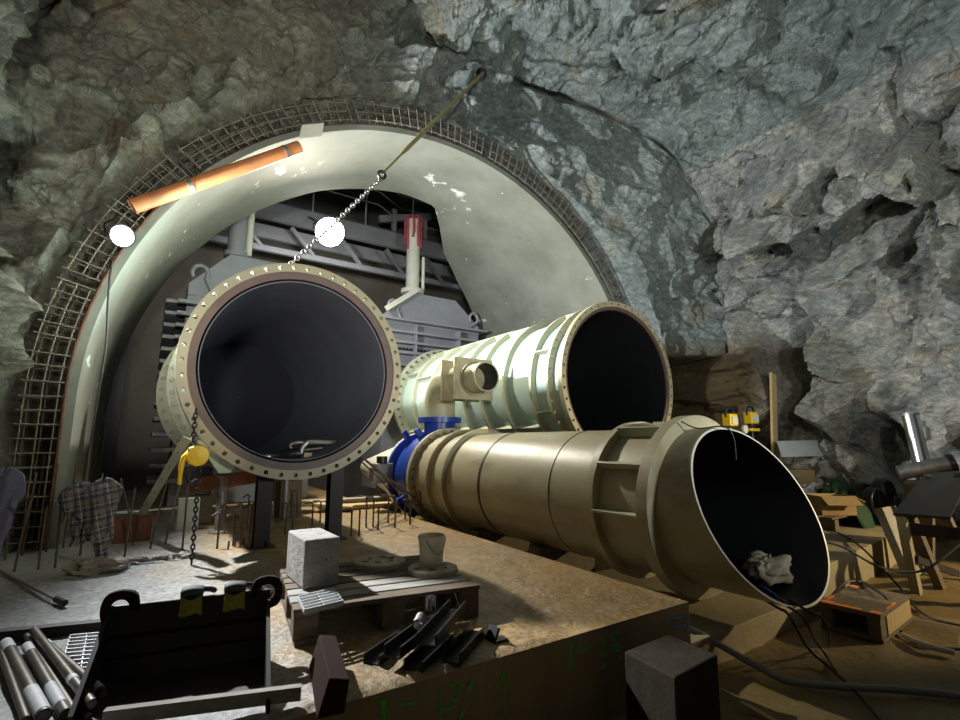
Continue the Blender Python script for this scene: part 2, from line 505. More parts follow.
def vnoise(P, k=0):
    I = np.floor(P).astype(np.int64); f = P - I
    f = f * f * f * (f * (f * 6 - 15) + 10)
    out = 0
    for dx in (0, 1):
        for dy in (0, 1):
            for dz in (0, 1):
                w = (f[:, 0] if dx else 1 - f[:, 0]) * (f[:, 1] if dy else 1 - f[:, 1]) * (f[:, 2] if dz else 1 - f[:, 2])
                out = out + w * _hash(I[:, 0] + dx, I[:, 1] + dy, I[:, 2] + dz, k)
    return out * 2 - 1


def fbm(P, octv=5, k=0, g=.5):
    o, a = 0, 1.0
    for i in range(octv):
        o = o + a * vnoise(P * (2 ** i), k + i * 17); a *= g
    return o


def facets(P, cell, tilt, k=0, an=(1, 1, 1)):
    """angular broken faces: nearest cell of a jittered grid carries its own offset and slope"""
    Q = P * np.array(an) / cell
    I = np.floor(Q).astype(np.int64)
    b1 = np.full(len(P), 1e9); b2 = b1.copy(); h1 = np.zeros(len(P)); h2 = h1.copy()
    for dx in (-1, 0, 1):
        for dy in (-1, 0, 1):
            for dz in (-1, 0, 1):
                jx, jy, jz = I[:, 0] + dx, I[:, 1] + dy, I[:, 2] + dz
                c = np.stack([jx + _hash(jx, jy, jz, k), jy + _hash(jx, jy, jz, k + 1), jz + _hash(jx, jy, jz, k + 2)], 1)
                d = Q - c; dd = (d * d).sum(1)
                off = _hash(jx, jy, jz, k + 3) - .5
                g = np.stack([_hash(jx, jy, jz, k + 4) - .5, _hash(jx, jy, jz, k + 5) - .5, _hash(jx, jy, jz, k + 6) - .5], 1) * 2 * tilt
                val = off + (g * d).sum(1)
                m = dd < b1; m2 = (~m) & (dd < b2)
                b2 = np.where(m, b1, np.where(m2, dd, b2)); h2 = np.where(m, h1, np.where(m2, val, h2))
                b1 = np.where(m, dd, b1); h1 = np.where(m, val, h1)
    w = .5 + .5 * np.clip((np.sqrt(b2) - np.sqrt(b1)) / min(.4, .12 / cell + .02), 0, 1)
    return h1 * w + h2 * (1 - w)


def rock_relief(P, big=.55, mid=.34, small=.16, k=0):
    W = P + .25 * np.stack([fbm(P * .9, 3, 101 + k), fbm(P * .9, 3, 151 + k), fbm(P * .9, 3, 201 + k)], 1)
    h = big * facets(W, 1.9, .8, 11 + k, (1, 1, 1.3))
    h += mid * facets(W, .75, .9, 31 + k, (1, 1, 1.5))
    h += small * facets(W, .28, 1.0, 51 + k)
    h += .22 * fbm(P * .45, 3, 71 + k) + .03 * fbm(P * 3.1, 3, 91 + k)
    return h


# ------------------------------------------------------------------ the cavern: rock
AC = (4.67, 1.77)        # centre (x, z) of the arch
AR = 5.35                # inner radius of the lining
HOLE = 6.05              # radius blasted in the rock face
FRONT = 8.0              # where the lining starts


def grid_mesh(name, P, m, flat=True):
    """P: (rows, cols, 3) array"""
    r, c = P.shape[:2]
    V = P.reshape(-1, 3)
    i = np.arange(r * c).reshape(r, c)
    F = np.stack([i[:-1, :-1], i[:-1, 1:], i[1:, 1:], i[1:, :-1]], -1).reshape(-1, 4)
    me = bpy.data.meshes.new(name)
    me.from_pydata(V.tolist(), [], F.tolist())
    me.polygons.foreach_set('use_smooth', [not flat] * len(F))
    me.update(); me.materials.append(m)
    o = bpy.data.objects.new(name, me); COL.objects.link(o)
    return struct(o)


def build_cavern():
    th = np.radians(np.concatenate([np.linspace(-24, 30, 190, endpoint=False), np.linspace(30, 150, 370, endpoint=False), np.linspace(150, 204, 101)]))
    ct, st = np.cos(th), np.sin(th)
    a = np.where(ct > 0, 7.65, 6.45)                 # half widths to the side walls
    b = np.where(st > 0, 7.65, 30.0)
    p = 5.0
    Rp = (np.abs(ct / a) ** p + np.abs(st / b) ** p) ** (-1 / p)
    Rp = np.maximum(Rp, HOLE + .15)
    rows = []
    nrad, next_ = 76, 270
    # hole reveal, then the face, then the cavern sides running towards the viewer
    y_face = lambda x: 8.1 - np.maximum(0, x - 6.5) * .19
    for y, rr in ((8.95, 5.50), (8.9, 5.62), (8.85, 5.74), (8.8, 5.86), (8.7, 5.98), (8.55, 6.04), (8.4, 6.05), (8.25, 6.05)):
        x = AC[0] + rr * ct; z = AC[1] + rr * st
        rows.append(np.stack([x, np.full_like(x, y) + (y_face(x) - 8.1), z], 1))
    n_rev = len(rows)
    for t in np.linspace(0, 1, nrad):
        r = HOLE + (Rp - HOLE) * t
        x = AC[0] + r * ct; z = AC[1] + r * st
        rows.append(np.stack([x, y_face(x), z], 1))
    n_face = len(rows)
    for t in np.linspace(0, 1, next_)[1:]:
        x = AC[0] + Rp * ct; z = AC[1] + Rp * st
        y0 = y_face(x)
        rows.append(np.stack([x, y0 + (-5.0 - y0) * t ** 1.15, z], 1))
    P = np.stack(rows)
    nr, nc = P.shape[:2]
    # displacement direction: inwards / towards the viewer
    rad = np.stack([-ct, 0 * ct, -st], 1)[None].repeat(nr, 0)
    fwd = np.zeros_like(rad); fwd[..., 1] = -1
    w = np.zeros(nr); w[n_rev:n_face] = 1.0
    k = 12
    for i in range(nr):
        if i >= n_face - k: w[i] = max(0, min(1, (n_face + k - i) / (2 * k)))
    D = rad * (1 - w)[:, None, None] + fwd * w[:, None, None]
    D /= np.maximum(1e-6, np.linalg.norm(D, axis=2, keepdims=True))
    flat = P.reshape(-1, 3)
    h = rock_relief(flat)
    hs = None
    x, y, z = flat[:, 0], flat[:, 1], flat[:, 2]
    # right side wall: bigger broken blocks; the face beside the arch is planar
    Wq = flat + .3 * np.stack([fbm(flat * .6, 3, 501), fbm(flat * .6, 3, 551), fbm(flat * .6, 3, 601)], 1)
    up = np.clip((z - 3.6) / 2.0, 0, 1)
    hs = 1.35 * facets(Wq, 2.6, 1.2, 311, (1, 1, .8)) + (.34 + .42 * up) * facets(Wq, 1.05, 1.35, 331, (1, 1, 1.0)) + (.10 + .20 * up) * facets(Wq, .45, 1.5, 351) + .12 * fbm(flat * .8, 4, 371) + .02 * fbm(flat * 4, 3, 391)
    ss = lambda v, lo, hi: np.clip((v - lo) / (hi - lo), 0, 1)
    wr = ss(x, 11.2, 12.0) * ss(-y, -7.4, -6.4)
    plan = ss(x, 6.0, 8.0) * ss(y, 6.4, 7.2) * (1 - wr)
    h = h * (1 - .62 * plan)
    h = h * (1 - wr) + hs * wr
    left = ss(-x, -3.5, 0.5)
    h = h + left * .18 * facets(flat + .2 * fbm(flat, 3, 7)[:, None], 1.3, 1.0, 400, (1, 1, 1.6))
    # keep the reveal of the hole calm
    row = np.repeat(np.arange(nr), nc)
    calm = np.clip((row - n_rev + 3) / 8.0, .25, 1)
    h = h * calm
    h = h - .55 * np.exp(-((row - n_face) / 1.6) ** 2) * ss(x, 5.2, 5.8) * (1 - ss(x, 10.6, 11.4)) * np.clip(.55 + .8 * fbm(flat * .9, 3, 33), 0, 1.3)
    flat = flat + D.reshape(-1, 3) * h[:, None]
    # hollow cut low in the face; its ledge mimics the mint pipe's shadow edge
    cut = ss(flat[:, 0], 9.6, 10.2) * (1 - ss(flat[:, 0], 12.0, 12.3)) * (1 - ss(flat[:, 2] + .12 * fbm(flat * 1.3, 3, 9), 3.3, 3.42)) * ss(flat[:, 1], 6.3, 6.7)
    flat[:, 1] += 2.2 * cut
    P = flat.reshape(nr, nc, 3)
    # split into named surfaces, seams share their vertices
    deg = np.degrees(th)
    i_r = int(np.searchsorted(deg, 44)); i_l = int(np.searchsorted(deg, 140))
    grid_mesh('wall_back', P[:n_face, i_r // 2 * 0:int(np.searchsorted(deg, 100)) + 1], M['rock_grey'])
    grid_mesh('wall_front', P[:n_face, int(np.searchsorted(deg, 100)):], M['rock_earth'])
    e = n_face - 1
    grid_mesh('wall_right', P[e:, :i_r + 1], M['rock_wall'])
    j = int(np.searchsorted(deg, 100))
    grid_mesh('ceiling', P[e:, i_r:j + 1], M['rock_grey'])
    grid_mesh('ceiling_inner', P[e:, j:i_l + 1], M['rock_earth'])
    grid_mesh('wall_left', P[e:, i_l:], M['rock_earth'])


build_cavern()

# muddy floor of the cavern
xs, ys = np.linspace(-2.2, 13.5, 130), np.linspace(-5.5, 11, 120)
X, Y = np.meshgrid(xs, ys)
Q = np.stack([X.ravel(), Y.ravel(), np.zeros(X.size)], 1)
hz = -.56 + .035 * fbm(Q * .8, 5, 5) + .018 * fbm(Q * 4, 3, 8)
grid_mesh('floor', np.stack([X, Y, hz.reshape(X.shape)], -1), M['mud'], False)


# raised slab
def slab_right(y): return 3.75 + (y - 2.58) * .04


def build_slab():
    ys = np.concatenate([np.linspace(2.58, 9, 130), np.linspace(9.2, 16.5, 30)])
    P = []
    for y in ys:
        x = np.linspace(-2.4, slab_right(y), 120)
        q = np.stack([x, np.full_like(x, y), np.zeros_like(x)], 1)
        edge = np.minimum(1, np.minimum((y - 2.58) / .05, (slab_right(y) - x) / .05))
        z = (.016 * fbm(q * 1.1, 4, 3) + .006 * fbm(q * 7, 3, 4)) * edge - .004 * (1 - edge)
        P.append(np.stack([x, q[:, 1], z], 1))
    P = np.array(P)
    # skirt: front and right faces
    mb = MB()
    V = P.reshape(-1, 3); r, c = P.shape[:2]
    i = np.arange(r * c).reshape(r, c)
    F = np.stack([i[:-1, :-1], i[:-1, 1:], i[1:, 1:], i[1:, :-1]], -1).reshape(-1, 4)
    mb.add(V.tolist(), F.tolist(), True)
    o = struct(mb.build('floor_slab', M['slab']))
    s = MB()
    f = P[0]; low = f.copy(); low[:, 2] = -.7
    n = len(f)
    s.add(np.concatenate([f, low]).tolist(), [(k, n + k, n + k + 1, k + 1) for k in range(n - 1)])
    f = P[:, -1]; low = f.copy(); low[:, 2] = -.7; n = len(f)
    s.add(np.concatenate([f, low]).tolist(), [(k, n + k, n + k + 1, k + 1) for k in range(n - 1)])
    s.build('slab_side', M['slabside'], o)
    return o


slab = build_slab()


def stroke(mb, px, w, v=2.573):
    """a sprayed line on the front of the slab, ribbon 2 mm proud of it"""
    P = [on_y(x, y, v) for x, y in px]
    P = bez(P, 4) if len(P) > 2 else P
    V, F = [], []
    for k, p in enumerate(P):
        t = P[min(k + 1, len(P) - 1)] - P[max(k - 1, 0)]; t.normalize()
        nrm = Vector((-t.z, 0, t.x))
        ww = w * (.7 + .3 * math.sin(k * 1.7))
        V += [p + nrm * ww, p - nrm * ww]
    F = [(2 * k, 2 * k + 1, 2 * k + 3, 2 * k + 2) for k in range(len(P) - 1)]
    mb.add(V, F)


g = MB()
for px, w in (([(571, 642), (571, 655), (570, 670)], .014), ([(578, 652), (584, 650), (592, 646)], .008),
              ([(600, 637), (604, 642), (600, 652)], .006), ([(599, 652), (606, 656), (604, 648)], .006),
              ([(611, 640), (614, 633), (619, 632)], .007), ([(612, 646), (618, 644), (621, 651), (616, 650)], .008), ([(601, 669), (606, 664)], .008), ([(618, 660), (622, 657)], .010), ([(614, 637), (612, 652)], .005),
              ([(383, 700), (384, 710), (384, 722)], .016), ([(401, 704), (408, 704), (419, 701)], .007),
              ([(440, 694), (440, 708), (440, 724)], .007), ([(450, 687), (458, 682), (460, 690), (456, 700), (450, 698)], .008), ([(441, 709), (448, 709), (455, 707)], .009), ([(460, 718), (464, 711)], .010),
              ([(468, 690), (473, 681)], .015), ([(496, 689), (504, 673)], .006), ([(505, 668), (505, 690), (505, 714)], .004)):
    stroke(g, px, w)
g.build('spray_marking', M['greenpaint'], slab)
g = MB()
for px in ([(665, 622), (676, 618), (688, 616)], [(674, 617), (674, 634)], [(687, 614), (688, 638)], [(674, 627), (688, 625)]):
    stroke(g, px, .010)
g.build('spray_marking', M['bluepaint'], slab)


# concrete lining of the arch
def v_back(a):
    """oblique rear edge of the lining"""
    pts = [(-25, 15.5), (0, 15.0), (30, 13.6), (39, 13.3), (55, 12.7), (66, 12.0), (74, 11.0), (80, 10.3), (90, 10.3), (110, 10.7), (130, 11.5), (145, 12.4), (165, 14.6), (180, 15.5), (205, 15.5)]
    return np.interp(a, [q[0] for q in pts], [q[1] for q in pts])


def lining():
    prof = [(AC[0] + AR, -.7, 0.0)]
    for a in np.linspace(0, 180, 121):
        prof.append((AC[0] + AR * math.cos(R(a)), AC[1] + AR * math.sin(R(a)), a))
    prof.append((AC[0] - AR, -.7, 180.0))
    prof.insert(0, (AC[0] + AR, -.75, 0.0))
    mb = MB()
    nrow = 24
    V, F = [], []
    for (x, z, a) in prof:
        yb = float(v_back(a))
        for k in range(nrow + 1): V.append((x, FRONT + (yb - FRONT) * k / nrow, z))
    for i in range(len(prof) - 1):
        for k in range(nrow):
            q = i * (nrow + 1) + k
            F.append((q, q + 1, q + nrow + 2, q + nrow + 1))
    mb.add(V, F, True)
    # outside skin, front and rear edges
    for yfun in (lambda a: FRONT, lambda a: float(v_back(a))):
        V, F = [], []
        for (x, z, a) in prof:
            dx, dz = math.cos(R(a)), math.sin(R(a))
            y = yfun(a)
            V += [(x, y, z), (x + dx * .10, y, z + dz * .10)]
        F = [(2 * i, 2 * i + 1, 2 * i + 3, 2 * i + 2) for i in range(len(prof) - 1)]
        mb.add(V, F)
    V, F = [], []
    for (x, z, a) in prof:
        dx, dz = math.cos(R(a)), math.sin(R(a))
        V += [(x + dx * .10, FRONT, z + dz * .10), (x + dx * .10, float(v_back(a)), z + dz * .10)]
    F = [(2 * i, 2 * i + 1, 2 * i + 3, 2 * i + 2) for i in range(len(prof) - 1)]
    mb.add(V, F, True)
    o = struct(mb.build('wall_arch', M['concrete']))
    # rusty edge of the formwork left on the front rim
    e = MB()
    pts = [(AC[0] - AR - .11, FRONT - .02, -.02)] + [(AC[0] + (AR + .11) * math.cos(R(a)), FRONT - .02, AC[1] + (AR + .11) * math.sin(R(a))) for a in np.linspace(180, 148, 16)]
    e.tube(pts, .018, 6)
    e.build('edge_strip', M['rust'], o)
    return o


arch = lining()

# chamber behind the lining
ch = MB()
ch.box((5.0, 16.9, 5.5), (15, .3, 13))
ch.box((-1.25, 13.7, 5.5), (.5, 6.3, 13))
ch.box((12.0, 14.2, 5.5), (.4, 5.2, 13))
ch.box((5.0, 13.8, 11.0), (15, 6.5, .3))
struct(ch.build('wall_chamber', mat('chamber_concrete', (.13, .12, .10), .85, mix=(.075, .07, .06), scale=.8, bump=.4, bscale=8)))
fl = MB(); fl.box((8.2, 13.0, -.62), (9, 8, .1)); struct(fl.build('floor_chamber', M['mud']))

# footing along the pipe end
ft = MB()
ft.hexa([(3.80, 2.60, -.8), (6.05, 2.66, -.8), (6.05, 4.6, -.8), (3.86, 4.6, -.8), (3.80, 2.60, -.33), (6.05, 2.66, -.33), (6.05, 4.6, -.33), (3.86, 4.6, -.33)])
ft.hexa([(6.06, 2.70, -.8), (12.6, 3.35, -.8), (12.6, 6.2, -.8), (6.06, 6.2, -.8), (6.06, 2.70, -.14), (12.6, 3.35, -.14), (12.6, 6.2, -.14), (6.06, 6.2, -.14)])
struct(ft.build('floor_footing', M['footing'], bevel=.012))


# ------------------------------------------------------------------ rebar cage round the arch
def cage(name, a0, a1, label, rr=(5.53, 5.68, 5.84), low=None):
    mb = MB()
    for dy in (-.02, .30):
        for r in rr:
            pts = [(AC[0] + r * math.cos(R(a)), FRONT + dy, AC[1] + r * math.sin(R(a))) for a in np.linspace(a0, a1, max(4, int(abs(a1 - a0) / 3) + 1))]
            if low is not None: pts = [(pts[0][0], pts[0][1], low)] + pts
            mb.tube(pts, .009, 5)
        n = int(abs(a1 - a0) / 1.75)
        for k in range(n + 1):
            a = a0 + (a1 - a0) * k / n + random.uniform(-.35, .35)
            c, s = math.cos(R(a)), math.sin(R(a))
            mb.tube([(AC[0] + (rr[0] - .05) * c, FRONT + dy - .02, AC[1] + (rr[0] - .05) * s), (AC[0] + (rr[-1] + .05) * c, FRONT + dy - .02, AC[1] + (rr[-1] + .05) * s)], .009, 5)
        if low is not None:
            z = low + .1
            while z < AC[1] + rr[0] * math.sin(R(a0)):
                mb.tube([(AC[0] - rr[0] + .05, FRONT + dy - .02, z), (AC[0] - rr[-1] - .05, FRONT + dy - .02, z)], .009, 5); z += .17
    for k in range(0, int(abs(a1 - a0) / 3.5) + 1):
        a = a0 + k * 3.5 * (1 if a1 > a0 else -1)
        for r in rr[::2]:
            mb.tube([(AC[0] + r * math.cos(R(a)), FRONT - .02, AC[1] + r * math.sin(R(a))), (AC[0] + r * math.cos(R(a)), FRONT + .9, AC[1] + r * math.sin(R(a)))], .009, 4)
    return tag(mb.build(name, M['mesh']), label, 'rebar mesh')


cage('rebar_mesh', 178, 165, 'upright brown rebar mesh along the low side of the arch beside the hanging shirts', low=0.0)
cage('rebar_mesh', 163.5, 143, 'sloping rebar mesh between rock and arch just under the bluish floodlight')
cage('rebar_mesh', 141, 112, 'rusty rebar mesh band above the orange pipe on the arch')
cage('rebar_mesh', 110, 82, 'lime-splashed rebar mesh over the crown of the arch where the strap passes')
cage('rebar_mesh', 80, 22, 'dark rebar mesh curving down the arch side towards the twin mint pipe', rr=(5.53, 5.70, 5.88))

# ------------------------------------------------------------------ big penstock with its open flange to the viewer
U, V0, Zc = 1.618, 6.4, 2.151
t = thing('penstock_pipe', (U, 7.4, 0), 'huge dark open pipe with bolted ring flange, standing on two posts under the arch', 'pipe')
MB().holed_ring((U, 0, Zc), 1.239, 1.349, 1.296, .026, 48, V0 - .05, V0 + .06).build('flange', M['flange'], t)
MB().lathe([(1.239, V0 - .03), (1.152, V0 - .02), (1.129, V0 + .25), (1.129, V0 + .26)], (U, 0, Zc), 'Y', 96).build('inner_ring', M['primer'], t)
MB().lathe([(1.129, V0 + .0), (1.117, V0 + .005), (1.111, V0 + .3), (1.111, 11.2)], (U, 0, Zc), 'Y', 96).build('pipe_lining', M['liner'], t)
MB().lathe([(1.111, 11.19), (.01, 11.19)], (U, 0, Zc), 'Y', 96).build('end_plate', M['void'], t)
MB().lathe([(1.189, V0 + .06), (1.189, 11.3), (.01, 11.3)], (U, 0, Zc), 'Y', 96).build('pipe_shell', M['mint'], t)
for (y, ro) in ((8.6, 1.344), (10.2, 1.426)):
    f = MB().holed_ring((U, 0, Zc), 1.179, ro, ro - .07, .022, 44, y - .05, y + .05).build('flange', M['olive'], t)
    ring_bolts((U, Zc), ro - .07, 44, y - .05, .036, t, M['dull'])
for x, y in ((1.34, 6.62), (2.24, 6.68)):
    lg = MB(); zt = Zc - math.sqrt(max(.1, 1.179 ** 2 - (x - U) ** 2)) + .0
    lg.box((x, y, zt / 2), (.17, .02, zt)); lg.box((x, y + .16, zt / 2), (.17, .02, zt)); lg.box((x, y + .08, zt / 2), (.02, .16, zt)); lg.box((x, y + .08, .008), (.3, .3, .016))
    lg.build('leg', M['soot'], t)
br = MB()
P = [on_y(196, 440, 6.53), on_y(204, 441, 6.53), on_y(236, 466, 6.53), on_y(230, 473, 6.53), on_y(219, 473, 6.53)]
n = len(P)
br.add(P + [p + Vector((0, .16, 0)) for p in P], [tuple(range(n)), tuple(range(2 * n - 1, n - 1, -1))] + [(k, n + k, n + (k + 1) % n, (k + 1) % n) for k in range(n)])
br.build('gusset_bracket', M['mint'], t)

# tools lying in the mouth of the big pipe
zin = lambda x: Zc - math.sqrt(1.111 ** 2 - (x - U) ** 2)
wr_ = thing('bent_pipe', (1.85, 6.85, zin(1.85)), 'pale bent tube lying in the mouth of the huge flanged pipe', 'pipe')
P = [on_y(301, 455, 6.811), on_y(302, 449, 6.811), on_y(307, 443, 6.811), on_y(314, 442, 6.857), on_y(338, 443, 6.949)]
MB().tube(bez(P, 5), .03, 10).build('tube', mat('pale_worn_steel', (.55, .50, .42), .4, .6), wr_)
pl = MB(); pl.bar(on_y(286, 463, 6.674), on_y(328, 457, 6.674), .16, .025); tag(pl.build('wood_plank', M['greywood']), 'thin grey plank lying under the bent tube in the pipe mouth', 'plank')
wc = MB(); wc.box(on_y(307, 455, 6.720), (.10, .10, .06)); tag(wc.build('wood_wedge', M['palewood']), 'small yellow wood wedge beside the bent tube in the pipe mouth', 'wedge')
to = thing('hand_tool', on_y(280, 455, 6.766), 'dark greasy impact tool lying beside the bent tube in the pipe mouth', 'tool')
a = on_y(272, 456, 6.811)
MB().tube([a + Vector((-.02, 0, 0)), a + Vector((.16, .0, .01)), a + Vector((.17, 0, .01)), a + Vector((.34, 0, .03))], [.045, .06, .085, .07], 12).build('housing', M['darksteel'], to)
MB().tube(bez([a + Vector((.24, 0, .05)), a + Vector((.22, .02, .14)), a + Vector((.34, .04, .17)), a + Vector((.46, .04, .15))], 5), .026, 8).build('handle', M['dull'], to)
MB().tube([a + Vector((-.12, 0, -.01)), a + Vector((-.02, 0, 0))], .03, 10).build('socket', M['silver'], to)
rd = MB(); rd.tube([on_y(304, 450, 6.857), on_y(322, 448, 6.903)], .018, 8); tag(rd.build('steel_rod', M['dull']), 'short dull rod lying beneath the pale bent tube', 'rod')

# ------------------------------------------------------------------ twin penstock on the other side
U2, V2, Z2 = 7.0, 5.9, 2.3
t = thing('penstock_pipe', (U2, 8.5, 0), 'pale mint ribbed pipe with open bolted flange, lying behind the beige pipe', 'pipe')
MB().holed_ring((U2, 0, Z2), 1.355, 1.45, 1.405, .026, 48, V2 - .04, V2 + .05).build('flange', M['flange'], t)
MB().lathe([(1.355, V2 - .02), (1.30, V2 - .01), (1.28, V2 + .2)], (U2, 0, Z2), 'Y', 96).build('inner_ring', M['primer'], t)
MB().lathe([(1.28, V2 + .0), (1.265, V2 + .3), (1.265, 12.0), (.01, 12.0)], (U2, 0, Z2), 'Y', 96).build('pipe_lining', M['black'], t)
MB().lathe([(1.29, V2 + .05), (1.29, 12.1)], (U2, 0, Z2), 'Y', 96).build('pipe_shell', M['mint'], t)
for k, y in enumerate((6.26, 6.72, 7.53, 8.30, 8.98, 9.7, 10.44, 11.3)):
    if k == 0:
        MB().holed_ring((U2, 0, Z2), 1.28, 1.42, 1.365, .018, 48, y - .03, y + .03, 8).build('rib', M['olive'], t)
    else:
        MB().lathe([(1.28, y - .03), (1.40, y - .03), (1.40, y + .03), (1.28, y + .03)], (U2, 0, Z2), 'Y', 96).build('rib', M['olive'], t)
fn = MB().holed_ring((U2, 0, Z2), 1.28, 1.52, 1.44, .026, 44, 12.05, 12.15).build('flange', M['olive'], t)
ring_bolts((U2, Z2), 1.44, 44, 12.05, .035, t, M['dull'])
for a, y0, y1 in ((158, 6.3, 6.7), (150, 11.35, 12.0), (112, 6.3, 6.7), (158, 10.5, 11.3), (118, 7.6, 8.3), (112, 8.35, 12.0), (215, 6.75, 12.0), (203, 6.3, 6.7)):
    c = Vector((U2 + 1.34 * math.cos(R(a)), 0, Z2 + 1.34 * math.sin(R(a))))
    d = Vector((math.cos(R(a)), 0, math.sin(R(a))))
    f = MB(); f.bar(c + Vector((0, y0, 0)), c + Vector((0, y1, 0)), .02, .13, up=d)
    f.build('stiffener_plate', M['olive'], t)
for y in (7.1, 10.0):
    sd = MB(); sd.box((U2, y, .25), (1.9, .25, 1.6)); sd.build('saddle', M['soot'], t)
# two red plates on the stiffener
for x, y in ((501, 427), (510, 429)):
    pass

# ------------------------------------------------------------------ the beige pipe with the mitred mouth
U3, Z3, R3 = 4.86, .623, .77
t = thing('mitred_pipe', (U3, 5, -.5), 'dirty beige pipe with slanting open mouth lying along the edge of the slab', 'pipe')


def mouth(x, z): return 2.52 + .41 * (z - Z3) - .14 * (x - U3)


def mitre_shell(r, y1, m, name, rim=True):
    n = 96; V, F = [], []
    for k in range(n):
        a = 2 * math.pi * k / n
        x, z = U3 + r * math.cos(a), Z3 + r * math.sin(a)
        y0 = mouth(x, z)
        for j in range(9): V.append((x, y0 + (y1 - y0) * j / 8, z))
    for k in range(n):
        k2 = (k + 1) % n
        for j in range(8): F.append((k * 9 + j, k * 9 + j + 1, k2 * 9 + j + 1, k2 * 9 + j))
    mb = MB().add(V, F, True)
    return mb.build(name, m, t)


mitre_shell(R3, 8.2, M['beige'], 'pipe_shell')
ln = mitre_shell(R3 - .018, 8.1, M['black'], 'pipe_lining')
rimb = MB(); V = []
for k in range(96):
    a = 2 * math.pi * k / 96
    for r in (R3, R3 - .018):
        x, z = U3 + r * math.cos(a), Z3 + r * math.sin(a); V.append((x, mouth(x, z), z))
rimb.add(V, [(2 * k, 2 * k + 1, (2 * k + 3) % 192, (2 * k + 2) % 192) for k in range(96)])
rimb.build('mouth_rim', M['white'], t)
MB().lathe([(.01, 8.1), (R3 - .018, 8.1)], (U3, 0, Z3), 'Y', 64).build('end_plate', M['black'], t)
for (y, ro, w) in ((3.86, .862, .09), (3.16, .905, .13), (7.03, .85, .05), (7.55, .85, .05)):
    MB().lathe([(R3 - .002, y - w / 2), (ro, y - w / 2), (ro, y + w / 2), (R3 - .002, y + w / 2)], (U3, 0, Z3), 'Y', 96).build('collar', M['beige'], t, bevel=0)
for a in (118, 152, 75, 185):
    c = Vector((U3 + .83 * math.cos(R(a)), 0, Z3 + .83 * math.sin(R(a)))); d = Vector((math.cos(R(a)), 0, math.sin(R(a))))
    f = MB(); f.bar(c + Vector((0, 3.22, 0)), c + Vector((0, 3.82, 0)), .022, .12, up=d); f.build('stiffener_plate', M['olive'], t)
    for y in (3.32, 3.72):
        pass
MB().holed_ring((U3, 0, Z3), R3, .885, .825, .02, 32, 8.12, 8.2).build('flange', M['beige'], t)
ring_bolts((U3, Z3), .825, 32, 8.12, .03, t, M['dull'])
for y, w in ((6.09, .022), (4.6, .003)):
    MB().lathe([(R3 + .0, y - w), (R3 + .006, y - w), (R3 + .006, y + w), (R3, y + w)], (U3, 0, Z3), 'Y', 96).build('weld_seam', M['soot'], t)
for y in (5.2, 6.6):
    MB().box((U3, y, -.33), (1.0, .2, .5)).build('support_block', M['wood'], t)

# rag, torch and cables in its mouth
zb = lambda x: Z3 - math.sqrt((R3 - .018) ** 2 - (x - U3) ** 2)


def on_pipe(x, y, lift=0.0):
    """where a line of sight meets the far inside wall of the beige pipe"""
    r = ray(x, y); o = EYE - Vector((U3, 0, Z3)); rr = R3 - .018 - lift
    a = r.x ** 2 + r.z ** 2; b = 2 * (o.x * r.x + o.z * r.z); c = o.x ** 2 + o.z ** 2 - rr * rr
    return EYE + r * ((-b + math.sqrt(max(0, b * b - 4 * a * c))) / (2 * a))


rg = MB()
n1, n2 = 44, 30
c0 = on_pipe(767, 569, .10)
inw = Vector((U3 - c0.x, 0, Z3 - c0.z)).normalized()
ax2 = inw.cross(Vector((0, 1, 0))).normalized()
V = []
for i in range(n2 + 1):
    ph = math.pi * i / n2
    for k in range(n1):
        a = 2 * math.pi * k / n1
        d = np.array([[math.sin(ph) * math.cos(a), math.sin(ph) * math.sin(a), math.cos(ph)]])
        rr = .86 + .30 * float(vnoise(d * 1.7 + 3, 61)[0]) + .34 * (1 - abs(float(vnoise(d * 2.3 + .4 * math.sin(3 * a), 77)[0]))) ** 3 - .10 * abs(math.sin(5 * a + 4 * d[0, 2]))
        V.append(c0 + ax2 * (d[0, 0] * .20 * rr) + Vector((0, d[0, 1] * .20 * rr, 0)) + inw * (d[0, 2] * .11 * rr))
F = [(i * n1 + k, i * n1 + (k + 1) % n1, (i + 1) * n1 + (k + 1) % n1, (i + 1) * n1 + k) for i in range(n2) for k in range(n1)]
rg.add(V, F, True)
tag(rg.build('rag', M['rag']), 'crumpled pale rag lying in the mouth of the beige pipe', 'rag')
a, b_ = on_pipe(760, 587, .05), on_pipe(776, 597, .05)
tr = thing('blue_tool', b_, 'small blue-handled tool lying beside the rag in the pipe mouth', 'tool')
MB().tube([a, a.lerp(b_, .55), b_], [.024, .028, .018], 10).build('handle', M['blue'], tr)
MB().tube([b_, on_pipe(786, 602, .04)], .010, 8).build('tip', M['dull'], tr)


def cable(name, pts, r, m, label, n=12, cat='cable'):
    return tag(MB().tube(bez(pts, n), r, 8).build(name, m), label, cat)


